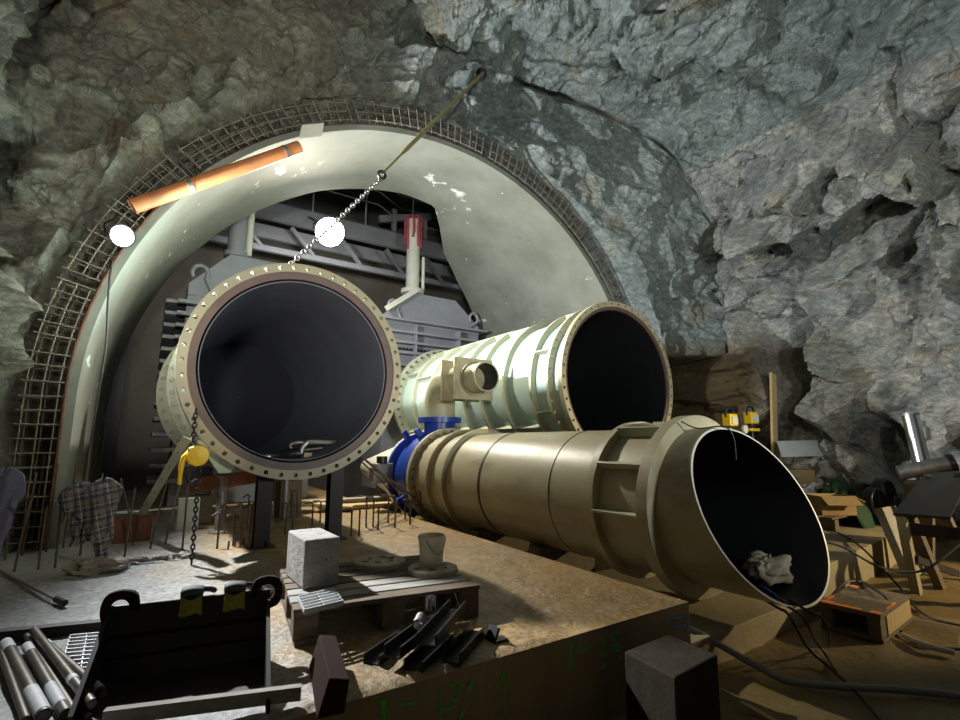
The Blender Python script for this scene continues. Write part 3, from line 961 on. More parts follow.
fz = -.545
cable('cable', [on_pipe(765, 600, .015), on_pipe(778, 608, .015), on_pipe(786, 612, .012), on_y(793, 622, 2.10), on_z(808, 648, -.42), on_z(830, 668, fz), on_z(858, 694, fz), on_z(886, 728, fz)], .012, M['cable'], 'longest black cable hanging over the lower lip of the pipe mouth')
cable('cable', [on_pipe(775, 600, .015), on_pipe(795, 611, .012), on_y(806, 622, 2.08), on_z(815, 640, -.42), on_z(826, 655, fz), on_z(836, 672, fz)], .011, M['cable'], 'black cable dropping from the middle of the pipe lip onto the mud')
cable('cable', [on_pipe(790, 600, .015), on_pipe(808, 611, .012), on_y(818, 615, 2.06), on_y(828, 628, 2.02), on_z(829, 645, -.52)], .011, M['cable'], 'short black cable looping off the lip of the pipe beside the wooden crate')
cable('wire', [(4.50, 3.05, Z3 + .83), (4.62, 2.95, 1.385 + .0), (4.75, 2.76, 1.40), (4.81, 2.70, 1.30), (4.83, 2.70, 1.08)], .007, M['cable'], 'thin wire with a clip hanging over the upper lip of the pipe mouth', 8, 'wire')
cable('cable', [on_z(x, y, -.12) for x, y in ((826, 528), (845, 536))] + [on_z(862, 548, -.1), on_z(880, 566, -.25), on_z(902, 590, -.5), on_z(925, 615, fz), on_z(970, 628, fz)], .012, M['cable'], 'black cable running over the footing and past the table leg to the mud')
cable('cable', [on_y(822, 541, 2.75), on_y(845, 548, 2.6), on_y(875, 565, 2.4), on_y(905, 572, 2.1), on_y(930, 567, 1.9), on_y(965, 540, 1.7)], .013, M['cable'], 'black cable slung from the pipe end up towards the steel table')
cable('cable', [on_y(828, 600, 2.58), on_y(845, 583, 2.52), on_z(862, 582, -.27), on_z(872, 588, -.28), on_z(884, 596, -.28), on_z(895, 610, -.4), on_z(898, 628, fz), on_z(925, 645, fz), on_z(968, 650, fz)], .013, M['cable'], 'black cable lying across the orange-marked wooden crate')
cable('hose', [on_z(688, 628, -.30), on_z(720, 645, -.40), on_z(755, 665, -.5), on_z(790, 681, -.535), on_z(850, 687, -.535), on_z(905, 690, -.535), on_z(970, 697, -.535)], .028, M['hose'], 'grey hose snaking over the mud below the pipe mouth', 12, 'hose')

# ------------------------------------------------------------------ blue valve, reducer and elbow behind the beige pipe
t = thing('butterfly_valve', (U3, 8.6, 0), 'blue valve bolted to the far flange of the beige pipe', 'valve')
MB().lathe([(.5, 8.21), (.86, 8.21), (.86, 8.28), (.72, 8.31), (.78, 8.5), (.80, 8.7), (.77, 8.92), (.68, 9.12), (.82, 9.14), (.82, 9.21), (.5, 9.21)], (U3, 0, Z3), 'Y', 72).build('valve_body', M['blue'], t)
for k, (y, a) in enumerate(((8.5, 122), (8.95, 126), (8.6, 232), (8.45, 205))):
    d = Vector((math.cos(R(a)), 0, math.sin(R(a)))); c = Vector((U3, y, Z3)) + d * .70
    MB().bar(c, c + d * .32, .10, .10, up=(0, 1, 0)).build('lug', M['blue'], t)
MB().box((U3 - .98, 9.02, Z3 + .05), (.34, .26, .36)).box((U3 - 1.16, 8.98, Z3 + .02), (.12, .2, .3)).build('gear_box', M['dull'], t, bevel=.02)
MB().lathe([(.001, -.09), (.10, -.09), (.10, .06), (.001, .06)], (U3 - 1.0, 9.0, Z3 + .30), 'Z', 20).build('position_indicator', M['darksteel'], t)
t = thing('pipe_reducer', (U3, 9.6, 0), 'off-white cone between the blue valve and the grey valve housing', 'pipe cone')
MB().lathe([(.3, 9.22), (.82, 9.22), (.82, 9.29), (.72, 9.31), (.20, 12.2), (.01, 12.2)], (U3 - .0, 0, Z3), 'Y', 64).build('cone', M['white'], t)
MB().box((U3, 10.9, -.1), (.5, .3, .8)).build('support', M['dull'], t)

EU, EV, ER = 4.88, 8.62, .285
t = thing('elbow_pipe', (EU, EV, 1.3), 'beige elbow pipe with square plates and open end, rising from the blue valve', 'pipe elbow')
MB().lathe([(.001, 1.30), (.30, 1.30), (.30, 1.66)], (EU, EV, 0), 'Z', 40).build('stub', M['blue'], t)
MB().lathe([(.28, 1.62), (.42, 1.62), (.42, 1.72), (.28, 1.72)], (EU, EV, 0), 'Z', 40).build('stub_flange', M['blue'], t)
P = [(EU, EV, 1.72), (EU, EV, 1.98)] + [(EU, EV - .38 + .38 * math.cos(R(a)), 1.98 + .38 * math.sin(R(a))) for a in range(15, 91, 15)] + [(EU, 7.9, 2.36), (EU, 7.35, 2.36)]
el = MB().tube(P, .30, 40, caps=False)
el.build('elbow', M['beige'], t)
e2 = MB().lathe([(.001, 7.72), (.235, 7.72), (.235, 7.0), (.262, 7.0), (.262, 7.4)], (EU, 0, 2.36), 'Y', 40)
e2.build('end_pipe', M['beige'], t)
MB().lathe([(.232, 7.0), (.232, 7.5), (.001, 7.5)], (EU, 0, 2.36), 'Y', 40).build('pipe_lining', M['black'], t)
for y in (7.86, 7.42):
    MB().box((EU, y, 2.36), (.82, .03, .74)).build('square_plate', M['beige'], t)

# ------------------------------------------------------------------ grey gate housings behind
def housing(label, u, y, wid, top, z_shoulder, ribs, mat_, side_ribs):
    t = thing('gate_housing', (u, y + .6, 0), label, 'gate housing')
    MB().box((u, y + .7, z_shoulder / 2), (wid, 1.3, z_shoulder)).build('housing_body', mat_, t)
    w = wid / 2
    for yy in (y + .02,):
        V = [(u - w, yy, z_shoulder), (u + w, yy, z_shoulder), (u + w, yy, z_shoulder + .25), (u + w * .45, yy, top), (u - w * .45, yy, top), (u - w, yy, z_shoulder + .25)]
        n = len(V); V2_ = [(p[0], p[1] + .5, p[2]) for p in V]
        MB().add(V + V2_, [tuple(range(n)), tuple(range(2 * n - 1, n - 1, -1))] + [(k, n + k, n + (k + 1) % n, (k + 1) % n) for k in range(n)]).build('bonnet_plate', mat_, t)
    for z in ribs:
        rbx = MB(); rbx.box((u, y - .02, z), (wid + .34, .42, .07)); 
        if side_ribs: rbx.box((u - wid / 2 - .12, y + .55, z), (.5, 1.3, .07))
        rbx.build('rib', mat_, t)
    for x in (u - wid * .22, u + wid * .24):
        MB().box((x, y - .06, z_shoulder / 2), (.05, .28, z_shoulder)).build('stiffener_plate', mat_, t)
    for sx in (-1, 1):
        c = Vector((u + sx * w * .86, y - .02, z_shoulder + .38))
        lg = MB()
        ring = [c + Vector((.15 * math.cos(R(a)) * 1.0, 0, .17 * math.sin(R(a)) + .12)) for a in range(-40, 221, 20)]
        lg.tube([c + Vector((sx * -.25, -.02, -.25))] + ring, .045, 8)
        lg.build('lifting_lug', mat_, t)
    return t


zr = [.5, .8, 1.1, 1.4, 1.7, 2.0, 2.3, 2.6, 2.85, 3.1, 3.35, 3.6, 3.85, 4.1]
h1 = housing('grey ribbed gate housing with bonnet plate behind the huge flanged pipe', 1.95, 11.8, 2.7, 5.35, 4.3, zr, M['grey'], True)
h2 = housing('grey ribbed gate housing at the far end of the mint pipe', 7.1, 12.9, 3.2, 5.6, 4.6, [2.2, 2.6, 3.0, 3.4, 3.75, 4.05, 4.35, 4.7], M['grey'], False)
first = None
for k in range(26):
    if first is None:
        first = o = MB().lathe([(.001, -.06), (.035, -.06), (.035, .0)], (0, 0, 0), 'Y', 6, smooth=False).build('bolt', M['soot'], h2)
    else:
        o = first.copy(); COL.objects.link(o)
    o.location = (5.6 + k * .115, 12.88, 3.88)
# hydraulic cylinders
t = thing('hydraulic_cylinder', (1.52, 12.05, 5.3), 'grey upright cylinder on the housing behind the huge flanged pipe', 'cylinder')
MB().lathe([(.001, 5.36), (.26, 5.36), (.26, 5.48), (.20, 5.48), (.20, 8.2), (.001, 8.2)], (1.48, 12.05, 0), 'Z', 24).build('cylinder_tube', M['grey'], t)
MB().tube([(1.72, 11.95, 5.42), (1.72, 11.95, 8.0)], .07, 12).build('piston_rod', M['white'], t)
t = thing('hydraulic_cylinder', (6.42, 13.1, 5.6), 'pale upright cylinder draped with red slings above the far housing', 'cylinder')
MB().lathe([(.001, 5.62), (.34, 5.62), (.34, 5.74), (.20, 5.74), (.20, 7.95), (.001, 7.95)], (6.42, 13.1, 0), 'Z', 24).build('cylinder_tube', M['white'], t)
MB().tube([(6.72, 13.0, 5.75), (6.72, 13.0, 6.8)], .05, 10).build('guide_rod', M['white'], t)
MB().bar((6.40, 12.75, 5.66), (5.45, 12.75, 4.95), .10, .14).build('brace', M['white'], t)
sl = MB()
for k in range(9):
    a = 2 * math.pi * k / 9
    x, y = 6.42 + .24 * math.cos(a), 13.1 + .24 * math.sin(a)
    sl.tube(bez([(6.42 + .05 * math.cos(a), 13.1 + .05 * math.sin(a), 8.04), (x, y, 8.02), (x + .03 * math.cos(a * 3), y, 7.6), (x, y, 7.15 + .2 * math.sin(k * 2.3))], 4), .035, 6)
tag(sl.build('lifting_sling', M['red']), 'red lifting slings draped over the top of the pale cylinder', 'sling')

# gantry with handrail
t = thing('gantry_platform', (4.5, 14.3, 0), 'grey steel gantry with thin handrail high behind the glaring lamp', 'gantry')
MB().box((4.5, 14.0, 7.55), (10.0, .14, .5)).build('front_beam', M['grey'], t)
MB().box((4.5, 15.3, 7.45), (10.0, .14, .4)).build('rear_beam', M['grey'], t)
MB().box((4.5, 14.6, 7.83), (10.0, 1.3, .05)).build('deck', M['greydark'], t)
MB().box((4.5, 14.4, 6.6), (10.0, .12, .16)).build('lower_beam', M['grey'], t)
for k in range(7):
    x = .2 + k * 1.45
    MB().bar((x, 14.2, 7.3), (x + .7, 14.35, 6.65), .08, .10).build('brace', M['grey'], t)
for k in range(6):
    x = .4 + k * 1.6
    MB().tube([(x, 13.95, 7.8), (x, 13.95, 9.5)], .028, 8).build('rail_post', M['grey'], t)
for z in (8.6, 9.05, 9.5):
    MB().tube([(-.3, 13.95, z), (5.6, 13.95, z), (6.6, 14.6, z), (9.0, 14.6, z)], .024, 8).build('handrail', M['grey'], t)
for x in (6.2, 7.3):
    MB().box((x, 14.1, 8.2), (.14, .14, .9)).build('bracket_post', M['grey'], t)
MB().bar((5.7, 14.1, 8.2), (7.5, 14.1, 8.75), .16, .2).build('bracket_arm', M['grey'], t)
for x in (-.5, 9.6):
    MB().box((x, 14.6, 3.65), (.25, .25, 7.8)).build('column', M['greydark'], t)


def chain(a, b, link=.09, r=.012, sag=0.0):
    mb = MB(); a, b = Vector(a), Vector(b)
    d = b - a; n = max(2, int(d.length / (link * .75)))
    dn = d.normalized()
    sx = dn.cross(Vector((0, 1, .13))).normalized(); sy = dn.cross(sx)
    for k in range(n):
        c = a + d * ((k + .5) / n) - Vector((0, 0, sag * math.sin(math.pi * (k + .5) / n)))
        w = sx if k % 2 else sy
        pts = [c + dn * math.cos(q) * link * .5 + w * math.sin(q) * link * .3 for q in np.linspace(0, 2 * math.pi, 11)]
        mb.tube(pts, r, 5, caps=False)
    return mb


# ------------------------------------------------------------------ floodlights
def floodlight(loc, aim, mlit, label, r=.22):
    t = thing('floodlight', loc, label, 'floodlight')
    d = (Vector(aim) - Vector(loc)).normalized()
    q = d.to_track_quat('Y', 'Z').to_matrix()
    def put(mb): mb.v = [tuple(q @ Vector(p) + Vector(loc)) for p in mb.v]; return mb
    put(MB().lathe([(.001, .0), (r, .0)], (0, .0, 0), 'Y', 32)).build('lamp_glass', mlit, t)
    put(MB().lathe([(.05, -.22), (r * .8, -.16), (r + .02, -.02), (r + .02, .02), (r, .02), (r, -.01)], (0, 0, 0), 'Y', 32)).build('lamp_housing', M['darksteel'], t)
    put(MB().tube([(-r - .04, -.05, 0), (-r - .04, -.16, .12), (0, -.2, .3), (r + .04, -.16, .12), (r + .04, -.05, 0)], .015, 6)).build('bracket', M['darksteel'], t)
    return t


floodlight(LAMP_A, (1.6, 2.0, 2.6), M['lampwhite'], 'glaring bluish floodlight at the edge of the concrete arch', .135)
floodlight(LAMP_B, (2.6, 2.0, 2.4), M['lampwarm'], 'glaring white floodlight hung above the huge flange in the arch', .34)
tag(MB().tube([LAMP_B + Vector((0, .2, .2)), (3.5, 13.9, 7.6)], .03, 8).build('lamp_bracket', M['darksteel']), 'dark arm holding the white floodlight out from the gantry beam', 'bracket arm')
cable('lamp_cable', [LAMP_A + Vector((0, .12, -.15)), on_y(112, 262, 7.93), on_y(108, 300, 7.93), on_y(106, 345, 7.93), on_y(99, 390, 7.93), on_y(93, 430, 7.93), on_y(84, 478, 7.93), on_y(82, 520, 7.93), (-.55, 7.9, .02)], .012, M['cable'], 'thin black cable hanging down the concrete from the bluish floodlight')

# orange pipe, board, strap on the arch front
a, b_ = on_y(132, 207, 7.86), on_y(299, 147, 7.86)
op = thing('rusty_pipe', a, 'long rust-orange pipe fixed along the upper rim of the arch', 'pipe')
d = (b_ - a).normalized()
MB().tube([a, b_], .10, 20, caps=False).build('tube', M['orange'], op)
MB().tube([a + d * .02, b_ - d * .02], .09, 20).build('bore', M['soot'], op)
for f in (.3, .9):
    c = a.lerp(b_, f)
    MB().tube([c - d * .03, c + d * .03], .106, 20).build('pipe_strap', M['dull'], op)
    MB().bar(c, c + Vector((0, .16, .12)), .04, .04).build('bracket', M['dull'], op)
bd = MB(); c = on_y(311, 130, 7.93); bd.hexa([on_y(299, 138, 7.92), on_y(322, 136, 7.92), on_y(322, 136, 7.96), on_y(299, 138, 7.96), on_y(302, 125, 7.92), on_y(324, 123, 7.92), on_y(324, 123, 7.96), on_y(302, 125, 7.96)])
tag(bd.build('white_board', M['white']), 'small white board stuck on the rim above the end of the orange pipe', 'board')
ca, sb = on_y(287, 268, 6.42), on_y(483, 73, 7.8)
sa = ca.lerp(sb, .36)
st = thing('webbing_strap', sa, 'long webbing strap running from a shackle in mid air up to the rock', 'strap')
MB().tube(bez([sa, sa.lerp(sb, .3), sa.lerp(sb, .65), sb], 6), [.020] * 4 + [.038] * 4 + [.028] * 8 + [.034] * 3, 6).build('strap', M['strap'], st)
MB().tube([sa + Vector((.06 * math.cos(q), 0, .06 * math.sin(q) - .02)) for q in np.linspace(0, 6.28, 15)], .024, 8).build('shackle', M['darksteel'], st)
MB().box(sb + Vector((0, .06, .02)), (.16, .14, .16)).build('anchor_plate', M['darksteel'], st)
tag(chain(ca, sa + Vector((0, 0, -.08)), .09, .011).build('lifting_chain', M['dull']), 'steel chain rising from the top of the huge flange to the shackle of the strap', 'chain')

# ------------------------------------------------------------------ hoist, strut
t = thing('chain_hoist', (.55, 6.12, 0), 'yellow chain hoist hanging beside the huge flange', 'chain hoist')
MB().lathe([(.001, -.07), (.10, -.06), (.115, 0), (.10, .06), (.001, .07)], (.54, 6.1, 1.11), 'Y', 24).build('wheel_cover', M['yellow'], t)
MB().tube(bez([(.45, 6.1, 1.13), (.41, 6.08, 1.07), (.40, 6.08, .94), (.40, 6.08, .82)], 4), [.03] * 4 + [.026] * 4 + [.02] * 4 + [.018], 8).build('lever', M['yellow'], t)
MB().box((.47, 6.1, 1.14), (.05, .12, .10)).build('frame', M['silver'], t, bevel=.01)
MB().tube(bez([(.50, 6.1, 1.0), (.47, 6.1, .90), (.50, 6.1, .82), (.55, 6.1, .86)], 5), .02, 8).build('hook', M['darksteel'], t)
chain((.49, 6.12, 1.60), (.49, 6.12, 1.2), .06, .009).build('load_chain', M['darksteel'], t)
chain((.565, 6.1, 1.0), (.575, 6.12, .02), .06, .009).build('hand_chain', M['darksteel'], t)
a, b_ = Vector((.455, 6.50, 1.296)), Vector((.13, 8.1, .30))
t = thing('steel_strut', b_, 'pale perforated angle strut leaning from a block up to the big flange', 'strut')
MB().bar(a, b_, .09, .012, up=(0, -1, .2)).build('web', M['olive'], t)
MB().bar(a + Vector((.045, .03, 0)), b_ + Vector((.045, .03, 0)), .012, .07, up=(0, -1, .2)).build('flange_leg', M['olive'], t)
hb = MB()
for k in range(1, 6):
    c = a.lerp(b_, k / 6) + Vector((0, -.012, .006)); hb.box(c, (.022, .01, .022))
hb.build('bolt_hole', M['soot'], t)
rb = MB(); rb.box((.05, 8.1, .14), (.42, .3, .30)); tag(rb.build('timber_block', M['rust']), 'reddish block at the foot of the perforated strut', 'block')

# ------------------------------------------------------------------ rebar starters on the slab
def rebar(pts, r, label, group):
    o = MB().tube(pts, r, 6).build('rebar', M['rebar'])
    return tag(o, label, 'rebar', group)


for x, y in ((217, 549), (233, 546), (240, 548), (256, 545), (264, 545), (247, 530), (224, 535), (249, 545), (285, 536), (292, 534)):
    p = on_z(x, y, 0); h = .42 + random.uniform(-.05, .08)
    dx, dy = random.uniform(-.01, .01), random.uniform(-.01, .01)
    a = random.uniform(-.3, .3) + math.pi
    rebar([p, p + Vector((dx, dy, h)), p + Vector((dx + .02 * math.cos(a), dy, h + .02)), p + Vector((dx + .09 * math.cos(a), dy + .05 * math.sin(a), h - .02))], .013, 'short hooked starter bar standing on the slab below the hoist and huge flange', 'hooked starter bars before the flange')
for x, y in ((351, 536), (359, 536), (366, 527), (373, 527), (378, 530), (388, 524), (395, 528), (405, 520), (410, 525), (420, 516), (312, 527), (320, 523), (296, 520)):
    p = on_z(x, y, 0); h = .36 + random.uniform(-.05, .08)
    rebar([p, p + Vector((0, 0, h)), p + Vector((-.02, .0, h + .025)), p + Vector((-.12, .03, h + .02))], .013, 'hooked starter bar in the row between the flange legs and the blue valve', 'starter bars beside the blue valve')
for x, y, h, lx in ((22, 556, .9, .02), (38, 570, .6, 0), (55, 568, .75, -.02), (80, 556, .8, 0), (98, 555, .9, -.05), (124, 560, .75, .03), (133, 545, .8, -.2), (150, 550, .75, .1), (165, 545, .8, .12), (182, 552, .85, .0), (5, 560, .9, -.03), (14, 572, .7, .05), (46, 552, 1.0, 0), (63, 548, 1.0, .03), (110, 545, .8, .04), (30, 548, 1.1, .02)):
    p = on_z(x, y, 0)
    rebar([p, p + Vector((lx * .4, 0, h * .5)), p + Vector((lx, .01, h))], .012, 'tall straight starter bar standing near the hanging shirts at the rock wall', 'straight starter bars at the rock wall')
for k in range(7):
    x = 228 + k * 7; p = on_z(x, 549 - (k % 3) * 2, 0)
    rebar([p, p + Vector((random.uniform(-.02, .02), 0, .09 + .03 * (k % 2)))], .012, 'stub of cut rebar poking out of the slab among hooked bars', 'cut rebar stubs')
for (x0, y0, x1, y1) in ((362, 452, 412, 508), (372, 460, 420, 512), (380, 470, 430, 512), (368, 462, 400, 505)):
    b_ = on_z(x1, y1, .02); a = on_y(x0 - 6, y0, 7.7)
    rebar(bez([a, a.lerp(b_, .5) + Vector((0, 0, .05)), b_], 5), .013, 'thin rusty bar leaning against the blue valve down to the slab', 'bars leaning on the blue valve')


# ------------------------------------------------------------------ shirts on the rebar
def cloth(name, c, w, h, depth, m, label, seed, flare=.9, tilt=0.0):
    rnd = random.Random(seed)
    mb = MB(); n, rows = 56, 26; V = []
    ph = [rnd.uniform(0, 6.28) for _ in range(4)]
    for i in range(rows + 1):
        f = i / rows
        top = min(1.0, math.sqrt(f * 5)) if f < .2 else 1.0
        ww = w * .5 * (.75 + .25 * math.sin(math.pi * min(1, f * 1.3))) * (top * .9 + .1) * (1 - (1 - flare) * f)
        dd = depth * .5 * (top * .8 + .2)
        for k in range(n):
            a = 2 * math.pi * k / n
            fold = 1 + (.10 + .22 * f) * math.sin(5 * a + ph[0] + 2 * f) + .12 * f * math.sin(11 * a + ph[1])
            x = ww * math.cos(a) * (1 + .08 * math.sin(3 * f * 3 + ph[2]))
            y = dd * math.sin(a) * fold
            z = -h * f + .05 * f * math.sin(3 * a + ph[3]) + .03 * math.cos(a * 2) * (1 - f) + tilt * x
            V.append((c[0] + x, c[1] + y, c[2] + z))
    F = [(i * n + k, (i + 1) * n + k, (i + 1) * n + (k + 1) % n, i * n + (k + 1) % n) for i in range(rows) for k in range(n)]
    mb.add(V, F, True)
    mb.add(V[:n], [tuple(range(n))]); mb.add(V[-n:], [tuple(range(n - 1, -1, -1))])
    return mb


cA = on_y(5, 470, 6.35)
t = thing('shirt', (cA.x, cA.y, 0), 'faded blue shirt hung over rebar at the rock wall', 'shirt')
cloth('shirt', cA, .34, .36, .16, None, '', 3, .95).build('shirt_body', M['shirtblue'], t)
cloth('sleeve', cA + Vector((-.02, .02, -.3)), .26, .5, .12, None, '', 5, .7).build('sleeve', M['shirtblue'], t)
cB, cC = on_y(80, 484, 6.5), on_y(104, 480, 6.45)
t = thing('shirt', (cC.x, cC.y, 0), 'brown and blue plaid shirt draped on rebar before the arch', 'shirt')
cloth('shirt', cC, .32, .55, .17, None, '', 11, .95, .12).build('shirt_body', M['plaid'], t)
cloth('sleeve', cC + Vector((.05, 0, -.45)), .17, .32, .10, None, '', 12, .8).build('sleeve', M['plaid'], t)
t = thing('shirt', (cB.x, cB.y, 0), 'navy plaid shirt hung beside the brown plaid shirt on the rebar', 'shirt')
cloth('shirt', cB, .30, .32, .15, None, '', 15, .9, .1).build('shirt_body', M['plaid'], t)
cloth('sleeve', cB + Vector((.03, 0, -.24)), .15, .30, .09, None, '', 16, .8).build('sleeve', M['plaid'], t)


def lump(c, s, seed, m, label, name='concrete_lump', cat='lump'):
    n1, n2 = 36, 20; V = []
    for i in range(n2 + 1):
        ph = math.pi * i / n2
        for k in range(n1):
            a = 2 * math.pi * k / n1
            d = np.array([[math.sin(ph) * math.cos(a), math.sin(ph) * math.sin(a), math.cos(ph)]])
            rr = 1 + .5 * float(facets(d + seed, .6, .8, seed)[0]) + .2 * float(fbm(d * 3, 3, seed)[0])
            V.append((c[0] + d[0, 0] * s[0] * rr, c[1] + d[0, 1] * s[1] * rr, max(.0, c[2] + d[0, 2] * s[2] * rr)))
    F = [(i * n1 + k, (i + 1) * n1 + k, (i + 1) * n1 + (k + 1) % n1, i * n1 + (k + 1) % n1) for i in range(n2) for k in range(n1)]
    return tag(MB().add(V, F).build(name, m), label, cat)


lump((-.18, 6.35, .02), (.24, .16, .10), 3, M['block'], 'grey concrete lump on the slab under the plaid shirts')
lump((.22, 6.55, .01), (.20, .10, .06), 5, M['block'], 'flat concrete lump on the slab beside the starter bars')
lump((.52, 6.5, .01), (.12, .07, .05), 8, M['block'], 'small dark concrete lump near the foot of the hand chain')

# things lying on the slab behind the flange
rbm = MB(); rbm.bar((.75, 9.3, .56), (2.3, 9.0, .78), .14, .22); tag(rbm.build('steel_beam', M['redbeam']), 'orange-red beam lying raised behind the flange legs', 'beam')
for k, (x, y, z, s) in enumerate((((.9, 9.27, .22, .42)), ((2.2, 9.02, .32, .60)))):
    tb = MB(); tb.box((x, y, z - .01), (.35, .35, s)); tag(tb.build('timber_block', M['wood']), ('low' if k == 0 else 'taller') + ' timber block carrying the orange-red beam', 'block')
pb = MB(); pb.box((.70, 8.55, .22), (.26, .26, .46)); tag(pb.build('concrete_pier', M['white']), 'pale squat pier on the slab behind the chain hoist', 'pier')
for k, (a, b_, m, lab) in enumerate((((2.9, 9.6, .05), (5.2, 9.3, .05), 'palewood', 'pale plank lying flat behind the flange posts'), ((2.6, 10.5, .06), (5.0, 10.4, .06), 'greywood', 'grey plank on the slab near the grey housings'), ((2.2, 9.9, .18), (3.4, 9.2, .06), 'palewood', 'short tan plank tilted behind the flange posts'))):
    p_ = MB(); p_.bar(a, b_, .3, .06); tag(p_.build('wood_plank', M[m]), lab, 'plank')
jk = MB(); jk.lathe([(.001, 0), (.14, 0), (.14, .03), (.06, .05), (.06, .75), (.10, .78), (.001, .78)], (1.05, 8.0, 0), 'Z', 16); tag(jk.build('jack_post', M['dull']), 'slim steel jack post under the mint shell of the huge pipe', 'jack')
jk = MB(); jk.lathe([(.001, 0), (.14, 0), (.14, .03), (.05, .05), (.05, .82), (.10, .85), (.001, .85)], (2.05, 8.6, 0), 'Z', 16); tag(jk.build('jack_post', M['dull']), 'slim steel jack post between the two flange legs', 'jack')

# ------------------------------------------------------------------ pallet, block, discs, bucket
PA = Vector((0.90, 3.39)); PB = Vector((2.17, 3.20))
ex = (PB - PA).normalized(); ey = Vector((-ex.y, ex.x))
WP, DP, HP = (PB - PA).length, 1.15, .22
rot = Matrix(((ex.x, ey.x, 0), (ex.y, ey.y, 0), (0, 0, 1)))
def pp(a, b, z): return Vector((PA.x + ex.x * a + ey.x * b, PA.y + ex.y * a + ey.y * b, z))
t = thing('pallet', pp(WP / 2, DP / 2, 0), 'dark worn wooden pallet lying on the slab under the bucket and discs', 'pallet')
for k in range(7):
    b = .075 + k * (DP - .15) / 6
    MB().box(pp(WP / 2, b, HP - .015), (WP, .135, .028), rot).build('deck_board', M['greywood'] if k in (1, 2) else M['wood'], t, bevel=.004)
for a in (.08, WP / 2, WP - .08):
    for b in (.1, DP / 2, DP - .1):
        MB().box(pp(a, b, .11), (.15, .16, .155), rot).build('block', M['wood'], t)
    MB().box(pp(a, DP / 2, .018), (.13, DP, .03), rot).build('bottom_board', M['wood'], t)
    MB().box(pp(a, DP / 2, HP - .035 - .0), (.13, DP, .02), rot).build('bearer_board', M['wood'], t)

bc = on_z(310, 590, .0)
cb = MB(); zt = on_y(303, 541, 3.78).z; cb.box((1.185, 4.03, (HP + zt) / 2 + .002), (.255, .50, zt - HP), Matrix.Rotation(R(0), 3, 'Z'))
o = tag(cb.build('concrete_block', M['block'], bevel=.012), 'rough square concrete block standing on the pallet edge', 'block')
d1, d2 = (1.80, 4.18), (2.06, 3.72)
for (x, y), lab, r in ((d1, 'dirty round steel disc lying on the pallet behind the bucket disc', .215), (d2, 'dirty round steel disc on the pallet carrying the bucket', .20)):
    t = thing('steel_disc', (x, y, HP), lab, 'disc')
    MB().lathe([(.001, HP), (r, HP), (r, HP + .035), (r - .012, HP + .043), (.001, HP + .043)], (x, y, 0), 'Z', 48).build('disc_plate', M['disc'], t)
    for k in range(6):
        a = k * 1.05; cr = MB(); cr.box((x + .10 * math.cos(a) * (1 + .3 * (k % 2)), y + .10 * math.sin(a), HP + .047), (.05, .03, .012), Matrix.Rotation(a * 2, 3, 'Z')); cr.build('mortar_crumb', M['block'], t)
x, y, z = 2.09, 3.80, HP + .043
t = thing('bucket', (x, y, z), 'dirty off-white plastic bucket standing on the round disc', 'bucket')
MB().lathe([(.001, z), (.092, z), (.106, z + .19), (.112, z + .19), (.112, z + .225), (.106, z + .23), (.100, z + .22), (.09, z + .01), (.001, z + .008)], (x, y, 0), 'Z', 40).build('tub', M['bucket'], t)
MB().tube(bez([(x - .09, y - .07, z + .2), (x - .03, y - .118, z + .10), (x + .04, y - .115, z + .12), (x + .10, y - .06, z + .2)], 6), .004, 6).build('handle', M['dull'], t)


# gratings beside the block
def grating(p0, p1, wdir, w, label, bars=7):
    p0, p1 = Vector(p0), Vector(p1); d = p1 - p0; wv = Vector(wdir).normalized() * w
    mb = MB()
    for k in range(bars + 1):
        o_ = wv * (k / bars); mb.bar(p0 + o_, p1 + o_, .010, .03)
    n = max(2, int(d.length / .09))
    for k in range(n + 1):
        c = p0 + d * (k / n); mb.bar(c, c + wv, .006, .02)
    return tag(mb.build('steel_grating', M['zinc']), label, 'grating')


grating(on_z(257, 580, .03), on_z(292, 571, .03), on_z(274, 596, .03) - on_z(257, 580, .03), .42, 'small steel grating lying on the slab behind the concrete block')
grating(on_z(298, 598, .25), on_z(334, 590, .25), on_z(306, 615, .25) - on_z(298, 598, .25), .30, 'narrow steel grating on the pallet corner before the concrete block', 5)
grating((-.24, 4.28, .03), (.02, 4.19, .03), (.02, -1, 0), .60, 'square-mesh steel grating on the slab beside the taped tubes', 9)

# ------------------------------------------------------------------ skip with lifting lugs
A0, B0 = Vector((-.06, 3.46)), Vector((.74, 3.32))
ex = (B0 - A0).normalized(); ey = Vector((ex.y, -ex.x))        # ey: towards the viewer
WB = (B0 - A0).length
def sp_(a, b, z): return Vector((A0.x + ex.x * a + ey.x * b, A0.y + ex.y * a + ey.y * b, z))
t = thing('steel_skip', sp_(WB / 2, .3, 0), 'blackened steel skip with two lifting eyes on the slab edge', 'skip')
hb_ = .36
sk = MB()
sk.hexa([sp_(0, .0, .0), sp_(WB, .0, .0), sp_(WB, .03, 0), sp_(0, .03, 0), sp_(0, -.06, hb_), sp_(WB, -.06, hb_), sp_(WB, -.03, hb_), sp_(0, -.03, hb_)])
for a in (0, WB - .02):
    sk.hexa([sp_(a, .0, 0), sp_(a + .02, .0, 0), sp_(a + .02, .48 + .2 * (a > .1), 0), sp_(a, .48 + .2 * (a > .1), 0), sp_(a, -.06, hb_), sp_(a + .02, -.06, hb_), sp_(a + .02, .48 + .2 * (a > .1), .07), sp_(a, .48 + .2 * (a > .1), .07)])
sk.box(sp_(WB / 2, .25, .012), (WB, .50, .022), Matrix(((ex.x, -ey.x, 0), (ex.y, -ey.y, 0), (0, 0, 1))))
sk.build('skip_body', M['soot'], t)
